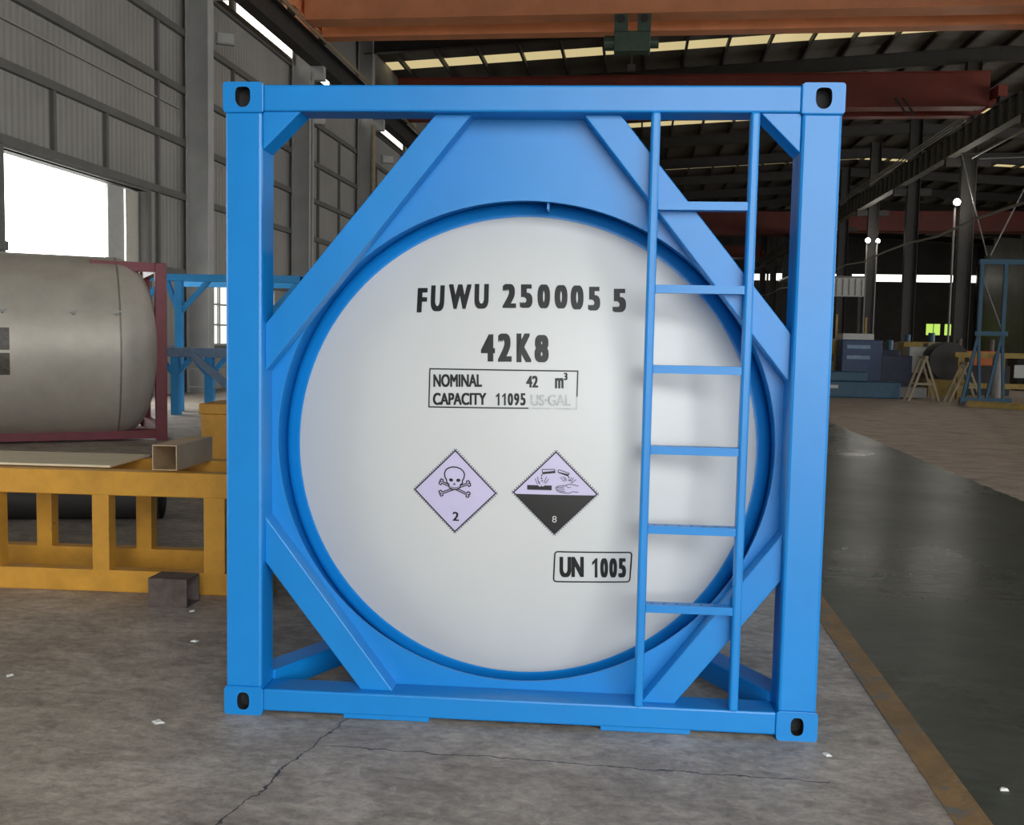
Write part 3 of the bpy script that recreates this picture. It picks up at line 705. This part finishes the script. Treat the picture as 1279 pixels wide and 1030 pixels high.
def placard(cx, cz, hd, label, split):
    n = 12; mb = MB(); vs = []
    for i in range(n+1):
        for j in range(n+1):
            u = i/n-.5; v = j/n-.5; vs.append((cx+(u-v)*hd, cz+(u+v)*hd))
    fs = []
    for i in range(n):
        for j in range(n):
            k = i*(n+1)+j; q = (k, k+n+1, k+n+2, k+1)
            fs.append(q)
    on_dome(mb, vs, fs, .001)
    if split:
        for k, (i, j) in enumerate([(i, j) for i in range(n) for j in range(n)]):
            pass
    o = mb.build('hazard_placard', 'lilac', tc); o['label'] = label
    bd = MB(); s = .965; stroke(bd, [(cx, cz+hd*s), (cx+hd*s, cz), (cx, cz-hd*s), (cx-hd*s, cz)], .0055, True, off=.002)
    # perforated outer edge
    for k in range(4):
        a0 = PI/2*k; a1 = a0+PI/2
        for i in range(22):
            t = (i+.5)/22; x = cx+hd*1.015*(math.cos(a0)*(1-t)+math.cos(a1)*t); z = cz+hd*1.015*(math.sin(a0)*(1-t)+math.sin(a1)*t)
            on_dome(bd, [(x-.003, z), (x, z-.003), (x+.003, z), (x, z+.003)], [(0, 1, 2, 3)], .0012)
    bd.build('border', 'placard_black', o)
    return o
HD = .178
def map_a(P, cx, cz, ox, oy, sc_): return [(cx+(x-ox)/sc_*HD, cz-(y-oy)/sc_*HD) for x, y in P]
# class 2 toxic
ax, az = -.274, .953
p2 = placard(ax, az, HD, 'lilac diamond placard with skull and crossbones over a 2', False)
mA = lambda P: map_a(P, ax, az, 273, 291, 203)
g = MB()
sk_ = [(232, 236), (224, 222), (222, 205), (228, 189), (243, 178), (262, 173), (280, 174), (299, 180), (313, 192), (319, 207), (316, 224), (309, 237), (309, 250), (300, 256), (296, 272), (282, 281), (258, 281), (246, 272), (243, 256), (234, 250)]
stroke(g, mA(sk_), .0052, True, off=.0028, sub=1)
def blob(cx, cy, rx, ry, rot=0, n=16):
    return [(cx+rx*math.cos(2*PI*k/n)*math.cos(rot)-ry*math.sin(2*PI*k/n)*math.sin(rot), cy+rx*math.cos(2*PI*k/n)*math.sin(rot)+ry*math.sin(2*PI*k/n)*math.cos(rot)) for k in range(n)]
def fill(mb, P, off=.0028, mi=0): on_dome(mb, P, [tuple(range(len(P)))], off, mi)
fill(g, mA(blob(254, 236, 10, 8, .15))); fill(g, mA(blob(289, 236, 10, 8, -.15)))
fill(g, mA([(270, 247), (277, 261), (270, 258), (263, 261)]))
stroke(g, mA([(252, 268), (262, 273), (280, 273), (291, 267)]), .0022, off=.003, sub=1)
for x in (258, 265, 272, 279, 286): stroke(g, mA([(x, 268), (x, 279)]), .0016, off=.003, sub=1)
def bone(a, b, w=7):
    a = Vector(a); b = Vector(b); d = (b-a).normalized(); nn = Vector((-d.y, d.x)); o_ = []
    for s_, p, e in ((1, b, d), (-1, a, -d)):
        q = p
        if s_ == 1: seq = [p+nn*w*.6, p+nn*w*1.9+e*2, p+nn*w*1.9+e*12, p+nn*w*.6+e*15, p+e*8, p-nn*w*.6+e*15, p-nn*w*1.9+e*12, p-nn*w*1.9+e*2, p-nn*w*.6]
        else: seq = [p-nn*w*.6, p-nn*w*1.9+e*2, p-nn*w*1.9+e*12, p-nn*w*.6+e*15, p+e*8, p+nn*w*.6+e*15, p+nn*w*1.9+e*12, p+nn*w*1.9+e*2, p+nn*w*.6]
        o_ += [(v.x, v.y) for v in seq]
    return o_
g2 = MB()
for a, b in (((212, 250), (330, 300)), ((212, 300), (332, 252))):
    P = bone(a, b); stroke(g2, mA(P), .0046, True, off=.0022, sub=1)
# skull interior hides the bones behind it
g3 = MB(); fill(g3, mA(sk_), .0025)
so_ = g.build('skull_emblem', 'black_ink', p2); g2.build('crossbones_emblem', 'black_ink', p2); g3.build('skull_face', 'lilac', so_)
d2 = MB(); x0, z0 = mA([(262, 434)])[0]; x1, z1 = mA([(293, 390)])[0]
quad_text(d2, '2', [(x0, z0), (x1, z0), (x1, z1), (x0, z1)], .03); d2.build('class_number', 'black_ink', p2)
# class 8 corrosive
bx_, bz_ = .143, .960
p8 = placard(bx_, bz_, HD, 'half lilac half black diamond placard with corrosion symbol over an 8', True)
mB = lambda P: map_a(P, bx_, bz_, 773, 302, 208)
g = MB()
zt = bz_-.006
V = []; F_ = []
for i in range(13):
    z = zt - (HD*.965-.006)*i/12; hw = HD*.965-(bz_-z)
    for j in range(13): V.append((bx_-hw+2*hw*j/12, z))
for i in range(12):
    for j in range(12): k = i*13+j; F_.append((k, k+1, k+14, k+13))
on_dome(g, V, F_, .0018); g.build('lower_half', 'placard_black', p8)
g = MB()
fill(g, mB([(638, 264), (690, 264), (698, 272), (706, 266), (714, 270), (722, 264), (756, 264), (756, 287), (638, 287)]))
stroke(g, mB([(708, 187), (768, 185), (770, 201), (711, 208)]), .0030, True, off=.0028, sub=1)
fill(g, mB([(709, 199), (770, 192), (770, 201), (711, 208)]))
stroke(g, mB([(784, 189), (792, 187), (838, 203), (832, 216), (786, 200)]), .0030, True, off=.0028, sub=1)
fill(g, mB([(786, 197), (836, 207), (832, 216), (786, 200)]))
for x, y in ((707, 215), (706, 229), (709, 241), (836, 222), (839, 236)): fill(g, mB(blob(x, y, 3, 5)))
for a, b in (((675, 232), (686, 258)), ((686, 222), (694, 256)), ((741, 232), (724, 256)), ((730, 222), (718, 252)), ((694, 245), (700, 260)),
             ((795, 222), (816, 244)), ((808, 218), (822, 240)), ((818, 222), (828, 240)), ((872, 232), (848, 252)), ((860, 224), (846, 246)), ((850, 222), (843, 240))):
    stroke(g, mB([a, b]), .0024, off=.0028, sub=1)
hand = [(776, 272), (790, 265), (806, 263), (822, 262), (836, 256), (860, 258), (884, 264)]
stroke(g, mB(hand), .0026, off=.0028, sub=1)
stroke(g, mB([(776, 272), (778, 284), (790, 294), (812, 299), (842, 300), (856, 292), (884, 294)]), .0026, off=.0028, sub=1)
for P in ([(776, 272), (800, 272), (818, 268)], [(778, 279), (798, 279), (816, 276)], [(783, 287), (800, 286), (816, 284)], [(792, 294), (806, 292), (822, 290)], [(822, 262), (834, 272), (848, 272)]):
    stroke(g, mB(P), .0022, off=.0028, sub=1)
g.build('corrosion_emblem', 'black_ink', p8)
d8 = MB(); x0, z0 = mB([(761, 446)])[0]; x1, z1 = mB([(783, 413)])[0]
v, f = text_mesh('8', .0); P = [(x0+(x1-x0)*a, z0+(z1-z0)*b) for a, b in v]; on_dome(d8, P, f, .003); d8.build('class_number', 'pale_ink', p8)

# ================================================================ LEFT SIDE: yellow stand and what lies on it
st = thing('welding_stand', 'low yellow steel stand with open bays, left of the container', 'work stand', (-1.6, 1.80, 0), math.radians(.6))
L = 3.6
for y in (0, .60):
    MB().box(-L, 0, y, y+.10, .595, .745).build('top_beam', 'yellow', st, bevel=.006)
    MB().box(-L, 0, y, y+.10, 0, .135).build('bottom_beam', 'yellow', st, bevel=.006)
for i, x in enumerate((-.29, -1.01, -1.70, -2.35, -3.0, -3.55)):
    for y in (.004, .604):
        wd = .13 if i == 0 and y < .1 else .105
        dx = 0 if y < .1 else .0
        MB().box(x-wd+dx, x+dx, y, y+.092, .13, .60).build('upright', 'yellow', st, bevel=.004)
for x in (-.05, -1.85, -3.4):
    MB().box(x-.05, x+.05, .1, .6, .62, .74).build('cross_member', 'yellow', st, bevel=.004)
o = MB().box(-.71, 0, -.29, .29, 0, .014).build('plywood_sheet', 'plywood', loc=(-2.66, 2.20, .748), rot=(0, 0, math.radians(1)))
o.data.transform(Matrix.Translation((-.0, 0, 0)))
for v in o.data.vertices:
    if v.co.x < -.5: v.co.x = -1.25
tag(o, 'thin tan plywood sheet lying on the yellow stand', 'plywood sheet')
o = MB().tube_sq((0, 0, .078), (0, .56, .078), .155, .006).build('square_tube', 'tube_tan', loc=(-2.285, 1.855, .748), rot=(0, 0, math.radians(-.6)))
tag(o, 'tan square steel tube offcut lying on the yellow stand', 'steel tube')
o = MB().tube_sq((0, 0, .083), (.235, 0, .083), .166, .008).build('square_tube', 'rust', loc=(-2.235, 1.60, 0.001), rot=(0, 0, math.radians(-3)))
tag(o, 'short rusty square steel offcut standing on the concrete floor', 'steel tube')
t = thing('storage_box', 'orange yellow steel box standing farther back behind the yellow stand', 'steel box', (-3.65, 7.5, 0), math.radians(1))
MB().box(-.66, .5, 0, .7, 0, .62).build('body', 'yellow', t, bevel=.01)
MB().box(-.68, .52, -.02, .72, .62, .745).build('lid', 'yellow', t, bevel=.01)
t2 = tag(MB().box(-.13, .13, -.1, .1, 0, .13).build('tool_box', 'steel_dark', loc=(-3.75, 7.8, .746), bevel=.015), 'small black box on the orange steel box', 'box')

# stainless tank in its maroon frame
AT = math.radians(30)
tt = thing('stainless_tank', 'dull stainless steel tank lying in a maroon frame, at the left edge', 'tank', (-5.86, 10.05, 0), AT)
# local x = tank axis (towards the right/back), local y = across, near post at the origin
TR, TZc, TYc = 1.33, 1.345, .60
def rev_x(prof, seg=96):
    vs = []; fs = []
    for x, r in prof:
        for k in range(seg): a = 2*PI*k/seg; vs.append((x, TYc+r*math.cos(a), TZc+r*math.sin(a)))
    for i in range(len(prof)-1):
        for k in range(seg): q = (k+1) % seg; fs.append((i*seg+k, i*seg+q, (i+1)*seg+q, (i+1)*seg+k))
    return MB().add(vs, fs)
XE = -.66
dish = [(XE+.58*math.sin(a), TR*math.cos(a)**.75 if math.cos(a) > 0 else 0) for a in [PI/2*k/14 for k in range(14)]] + [(XE+.582, .001)]
rev_x([(-6.2, TR), (XE, TR)]).build('barrel', 'steel_tank', tt, smooth=True)
rev_x(dish).build('dished_end', 'steel_tank', tt, smooth=True)
rev_x([(XE-.012, TR+.001), (XE-.008, TR+.005), (XE+.008, TR+.005), (XE+.012, TR+.001)]).build('seam_weld', 'seam', tt, smooth=True)
rev_x([(-3.2, TR+.001), (-3.196, TR+.004), (-3.18, TR+.004), (-3.176, TR+.001)]).build('seam_weld', 'seam', tt, smooth=True)
def on_tank(x, ang, r): return (x, TYc-(TR+r)*math.cos(ang), TZc+(TR+r)*math.sin(ang))
for x in (-.70, -1.25, -2.1):
    a = on_tank(x, .36, -.01); b = on_tank(x, .36, .05); m = MB().cyl(a, b, .02, 10); m.bar(Vector(b)-Vector((.05, 0, 0)), Vector(b)+Vector((.05, 0, 0.03)), .03, .02)
    m.build('lifting_lug', 'light_grey', tt)
for a0, a1 in ((-.02, .20), (-.27, -.05)):
    m = MB(); vs = []
    for i in range(7):
        an = a0+(a1-a0)*i/6; vs += [on_tank(-2.33, an, .006), on_tank(-2.02, an, .006)]
    m.add(vs, [(2*i, 2*i+1, 2*i+3, 2*i+2) for i in range(6)]); m.build('nameplate', 'plate', tt)
# maroon frame
for y in (0, 2.438):
    MB().box(-.14, .02, y-.07 if y else 0, y+.07 if y else .13, 0, 2.591).build('frame_post', 'red_frame', tt, bevel=.008)
    MB().box(-4.9, -.02, y-.02 if y else .02, y+.06 if y else .10, .03, .15).build('bottom_rail', 'red_frame', tt)
MB().box(-1.0, 0, .02, .14, 2.46, 2.591).build('top_rail', 'red_frame', tt)
MB().box(-.10, .02, .1, 2.4, 2.47, 2.59).build('end_beam', 'red_frame', tt); MB().box(-.10, .02, .1, 2.4, .02, .16).build('end_beam', 'red_frame', tt)
MB().bar((-.9, .5, .1), (-.1, .08, .12), .1, .1).build('corner_brace', 'red_frame', tt)
for x in (-1.6, -4.4): MB().box(x-.1, x+.1, .2, 2.2, .0, .42).build('saddle', 'red_frame', tt)

# row of light blue frames behind it
def blue_rack(x0, x1, yw, label):
    t = thing('container_frame', label, 'steel frame', (x0, yw, 0), math.radians(0))
    Lx = x1-x0
    MB().box(0, Lx, 0, .16, 2.62, 2.76).build('top_rail', 'pale_blue', t, bevel=.006)
    return t, Lx
br, Lb = blue_rack(-8.95, -5.2, 15.3, 'light blue steel frame with forked posts, behind the stainless tank')
for x in (1.05, 2.9, 0.10):
    p = MB().box(x-.07, x+.07, 0, .14, 0, 2.62).build('post', 'pale_blue', br, bevel=.005)
    for s_, l in ((-1, .26), (1, .62)):
        if x+s_*l < -.1: continue
        MB().bar((x, .07, 1.98), (x+s_*l, .07, 2.64), .10, .09).build('fork_brace', 'pale_blue', p)
MB().box(0, Lb, 2.3, 2.44, 2.62, 2.76).build('top_rail', 'pale_blue', br)
MB().box(3.55, 3.7, 0, 2.4, 2.62, 2.74).build('cross_beam', 'pale_blue', br)
bq = thing('container_frame', 'lower blue steel frame with pale grey top beam, left of the container post', 'steel frame', (-8.35, 14.4, 0))
MB().box(0, 3.2, 0, .2, 1.12, 1.30).build('top_rail', 'grey_blue', bq, bevel=.006)
for x in (.75, 1.42):
    p = MB().box(x-.08, x+.08, .02, .16, 0, 1.12).build('post', 'pale_blue', bq)
    for s_ in (-1, 1): MB().bar((x, .08, .74), (x+s_*.34, .08, 1.14), .10, .08).build('fork_brace', 'pale_blue', p)
MB().bar((1.15, -.05, 1.15), (2.0, -.05, .45), .08, .14).build('diagonal_brace', 'grey_blue', bq)
for z in (.55, .9): MB().cyl((1.0, .05, z), (2.9, .05, z), .015, 8).build('tie_bar', 'light_grey', bq)

# dark clutter below the stainless tank, behind the stand
for k, (x, y, r, l, lab) in enumerate([(-4.05, 4.0, .17, 1.5, 'black steel pipe lying on the floor behind the yellow stand, nearest'), (-4.45, 4.75, .22, 1.5, 'thick black steel pipe lying on the floor behind the yellow stand, farther')]):
    m = MB().cyl((-l/2, 0, r), (l/2, 0, r), r, 24, cap=False).cyl((-l/2, 0, r), (l/2, 0, r), r*.9, 24, cap=False)
    tag(m.build('steel_pipe', 'steel_dark', loc=(x, y, 0), rot=(0, 0, .2), smooth=True), lab, 'pipe')

# paint chips on the floor
for k, (x, y, s_, lab) in enumerate([(-1.72, .92, .022, 'pale chip on the floor in front of the rusty offcut'), (-2.35, .32, .02, 'pale chip on the bare floor at the lower left'),
      (-1.45, -.12, .03, 'largest pale chip left of the container corner'), (-1.95, 1.45, .02, 'pale chip just before the yellow stand'),
      (1.23, -.12, .02, 'pale chip before the right bottom corner of the container'), (1.8, -.35, .02, 'pale chip on the floor beside the yellow line')]):
    m = MB(); m.add([(-s_, -s_*.4, 0), (s_*.6, -s_*.7, 0), (s_, s_*.4, 0), (-s_*.4, s_*.7, 0), (-s_*.7, -s_*.2, .006), (s_*.4, -s_*.4, .008), (s_*.6, s_*.3, .005), (-s_*.2, s_*.4, .007)],
            [(0,1,2,3), (4,7,6,5), (0,4,5,1), (1,5,6,2), (2,6,7,3), (3,7,4,0)])
    tag(m.build('paint_chip', 'chip', loc=(x, y, .0005), rot=(0, 0, k*1.3)), lab, 'chip')

# yellow floor line
struct(MB().box(1.555, 1.68, YB, 60, 0.0, .003), 'trim_3', 'line', 'worn yellow line painted along the lane')

# ================================================================ RIGHT SIDE, far workshop clutter
# blue rolling gantry
gt = hthing('rolling_gantry', 'tall blue rolling gantry frame at the right edge', 'gantry', 9.85, 24.4, 0)
for x in (0, .62):
    MB().bar((x, 0, 1.9), (x, 0, 3.95), .10, .10).build('upper_post', 'dull_blue', gt)
    for dx in (-.34, .12): MB().bar((x, 0, 2.0), (x+dx, 0, .15), .07, .07).build('leg', 'dull_blue', gt)
    for yy in (.9,): MB().bar((x, 0, 2.0), (x, yy, .15), .07, .07).build('leg', 'dull_blue', gt)
MB().bar((-.08, 0, 3.95), (1.6, 0, 3.95), .12, .14).build('top_beam', 'dull_blue', gt)
MB().bar((-.1, 0, 2.0), (.75, 0, 2.0), .09, .12).build('middle_beam', 'dull_blue', gt)
MB().bar((-.4, 0, .17), (.95, 0, .17), .10, .12).build('bottom_beam', 'dull_blue', gt)
MB().bar((0, 0, 3.6), (.6, 0, 2.1), .03, .03).build('diagonal_tie', 'mid_grey', gt)
for x in (-.34, .8): MB().cyl((x, -.04, .09), (x, .04, .09), .09, 16).build('caster_wheel', 'steel_dark', gt)
# blue machine base with white label
mb_ = hthing('milling_machine', 'low dark blue machine base with a white label, right of the container post', 'machine base', 6.0, 27.2, 0)
MB().box(-.8, 2.6, 0, 1.0, .0, .5).build('bed', 'dull_blue', mb_, bevel=.03); MB().box(.3, 1.6, -.02, .8, .5, .8).build('saddle', 'dull_blue', mb_, bevel=.03)
MB().box(.15, .75, -.02, -.001, .28, .38).build('label_plate', 'light_grey', mb_); MB().box(2.6, 3.4, .1, .9, .05, .35).build('step', 'mid_grey', mb_)
# blue machine with pale top
mc = hthing('welding_machine', 'blue machine with pale top on the floor behind the machine base', 'machine', 8.0, 30.0, 0)
MB().box(-.6, .7, 0, 1.0, 0, 1.8).build('cabinet', 'machine_blue', mc, bevel=.03); MB().box(-.6, .4, -.03, .9, 1.8, 2.0).build('top_cover', 'light_grey', mc)
MB().box(.7, 1.7, .1, .9, .1, 1.3).build('drive_unit', 'navy', mc, bevel=.03)
for z in (1.5, 1.15): MB().box(-.45, .3, -.04, .0, z, z+.12).build('panel', 'grey_blue', mc)
o = hthing('barrel', 'dark navy barrel beside the container post in the background', 'barrel', 6.6, 30.2, 0)
MB().cyl((0, 0, 0), (0, 0, 1.1), .42, 24).build('drum', 'navy', o); MB().cyl((0, 0, 1.1), (0, 0, 1.14), .44, 24).build('rim', 'mid_grey', o)
o = hthing('crate', 'light grey crate in the background, above the yellow trestle', 'crate', 10.35, 31.5, 0)
MB().box(-.38, .42, 0, .8, .7, 1.6).build('box', 'light_grey', o, bevel=.02); MB().box(-.45, .5, -.05, .85, 0, .7).build('pallet', 'rust', o)
o = hthing('carton', 'tan carton stacked on a rusty bench in the far workshop', 'carton', 11.3, 33, 0)
MB().box(-.3, .3, 0, .6, 1.2, 1.75).build('box', 'tan', o, bevel=.02); MB().box(-.7, .8, -.1, .9, 0, 1.2).build('base', 'rust', o)
# big dark coil/drum
o = hthing('cable_drum', 'large dark round cable drum behind the trestles', 'cable drum', 10.7, 29.5, 0)
MB().cyl((0, 0, 1.15), (0, .15, 1.15), .62, 28).build('flange', 'steel_dark', o); MB().cyl((0, .15, 1.15), (0, .8, 1.15), .4, 24).build('core', 'rust', o)
MB().cyl((0, .8, 1.15), (0, .95, 1.15), .62, 28).build('flange', 'steel_dark', o); MB().box(-.6, .6, .1, .9, 0, .55).build('cradle', 'dull_yellow', o)
def trestle(x, y, hgt, wd, label):
    t = hthing('trestle', label, 'trestle', x, y, 0)
    for yy in (0, .5):
        for s_ in (-1, 1): MB().bar((0, yy, hgt), (s_*wd, yy+(.0), 0.02), .06, .06).build('leg', 'tan', t)
        MB().bar((-wd*.6, yy, hgt*.4), (wd*.6, yy, hgt*.4), .05, .05).build('stretcher', 'tan', t)
    MB().bar((0, -.1, hgt), (0, .6, hgt), .08, .08).build('top_bar', 'tan', t)
    return t
trestle(8.9, 25.8, 1.3, .42, 'pale yellow A-shaped trestle next to the blue machine base')
trestle(10.0, 25.6, 1.15, .45, 'wider A-shaped trestle between the machine base and the gantry')
# yellow rack behind gantry
o = hthing('work_rack', 'dull yellow steel rack behind the blue gantry', 'rack', 10.4, 28.0, 0)
for z in (.35, 1.3): MB().box(0, 4.5, 0, .16, z, z+.16).build('beam', 'dull_yellow', o)
for x in (0.1, 1.3, 2.5, 3.7): MB().box(x, x+.18, 0, .16, 0, 1.3).build('post', 'dull_yellow', o)
for i, (x, w_) in enumerate(((1.75, .3), (2.2, .26))): MB().box(x, x+w_, -.03, .0, .7, 1.1).build('plate', 'light_grey', o)
o = hthing('gas_cylinder', 'grey gas cylinder standing between the legs of the blue gantry', 'gas cylinder', 11.4, 27.3, 0)
MB().cyl((0, 0, 0), (0, 0, 1.35), .13, 20).build('bottle', 'mid_grey', o, smooth=False); MB().cyl((0, 0, 1.35), (0, 0, 1.5), .12, 20, r2=.04).build('shoulder', 'mid_grey', o)
MB().cyl((0, 0, 1.5), (0, 0, 1.62), .04, 12).build('valve', 'steel_dark', o)
o = hthing('machine', 'orange machine with dark pipes in the far workshop', 'machine', 12.2, 31, 0)
MB().box(-.9, .5, 0, .6, 1.0, 1.5).build('body', 'orange', o, bevel=.03); MB().box(-1.1, .9, -.1, .8, 0, 1.0).build('base', 'steel_dark', o)
for x in (-.7, -.1, .35): MB().cyl((x, .2, 1.5), (x, .2, 1.9), .09, 14).build('pipe', 'rust', o)
o = hthing('beam', 'yellow brown steel beam lying on the floor at the right edge', 'steel beam', 9.6, 24.2, 0, math.radians(-40))
MB().ibeam((0, 0, .08), (6, 0, .08), .16, .16, .02).build('beam_body', 'dull_yellow', o)
# maroon post and yellow barrier just behind the container post
o = hthing('maroon_mast', 'thin maroon steel mast seen along the right container post', 'mast', 6.55, 28.4, 0)
MB().box(0, .14, 0, .14, 0, 4.4).build('post_body', 'red_frame', o); MB().box(0, .3, 0, .3, 0, .03).build('base_plate', 'red_frame', o)
o = hthing('barrier', 'yellow barrier with a pale board beside the container post', 'barrier', 6.35, 32, 0)
for x in (0, 1.2, 2.2): MB().box(x, x+.07, 0, .07, 0, 2.7 if x < 2 else 2.6).build('post', 'dull_yellow', o)
MB().box(-.1, 2.4, 0, .05, 1.3, 1.75).build('rail', 'dull_yellow', o); MB().box(-.1, .5, -.04, 0, 1.9, 3.1).build('board', 'light_grey', o)
# pale mezzanine/screen high up beyond the container
o = hthing('overhead_platform', 'pale overhead platform hanging among the dark columns right of the container', 'platform', 8.0, 46, 4.0)
MB().box(0, 3.6, 0, .1, 0, .9).build('side_panel', 'light_grey', o); MB().box(0, 3.6, 0, 3.5, .9, 1.0).build('deck', 'mid_grey', o)
for x in (.1, 3.4): MB().box(x, x+.12, .2, .32, -4.0, 0).build('post', 'steel_dark', o)
m = MB()
for k in range(12): m.box(.15+k*.3, .2+k*.3, -.02, 0, .05, .85)
m.build('ribs', 'mid_grey', o)
# wide dark machinery mass farther off, mixed units
rnd = random.Random(4)
names = [('grey', 'mid_grey'), ('brown', 'rust'), ('navy', 'navy'), ('dull yellow', 'dull_yellow'), ('black', 'steel_dark'), ('pale grey', 'light_grey'), ('tan', 'tan')]
spots = [(6.5, 36, 'right beside the container post'), (8.3, 39, 'behind the blue machine'), (10.3, 38, 'behind the grey crate'), (12.0, 40, 'between two dark columns'),
         (15.2, 36, 'behind the gantry legs'), (17.5, 38, 'right of the gantry'), (19.5, 41, 'near the right photo edge'), (9.2, 46, 'below the overhead platform'), (13.2, 48, 'below the green windows'), (4.5, 44, 'seen past the ladder at the right post')]
for i, (x, y, pl) in enumerate(spots):
    nm, mt = names[i % 7]
    o = hthing('machine_cabinet', '%s workshop machine in the far background, %s' % (nm, pl), 'machine', x, y, 0)
    w_, h_, dd = rnd.uniform(1.0, 1.9), rnd.uniform(1.1, 2.0), 1.0
    MB().box(0, w_, 0, dd, 0, h_).build('cabinet', mt, o, bevel=.04)
    MB().box(w_*.15, w_*.6, -.06, 0, h_*.4, h_*.75).build('control_panel', 'mid_grey' if mt != 'mid_grey' else 'steel_dark', o)
    MB().cyl((w_*.7, dd/2, h_), (w_*.7, dd/2, h_+.4), .14, 14).build('motor', 'dull_blue', o)
# V-shaped rods hanging from the right runway
o = hthing('rod_hanger', 'thin pale V-shaped rod hanger below the right crane runway', 'hanger', 15.0, 43.4, 10.42)
for a, b in (((0, 0, 0), (1.35, 0, -4.6)), ((3.4, 0, -.2), (1.5, 0, -4.6))): MB().cyl(a, b, .03, 8).build('rod', 'mid_grey', o)
MB().cyl((.8, 0, -.25), (3.6, 0, -.15), .03, 8).build('rod', 'mid_grey', o)
MB().cyl((0, 0, -.02), (3.6, 0, -.02), .03, 8).build('top_bar', 'steel_dark', o)
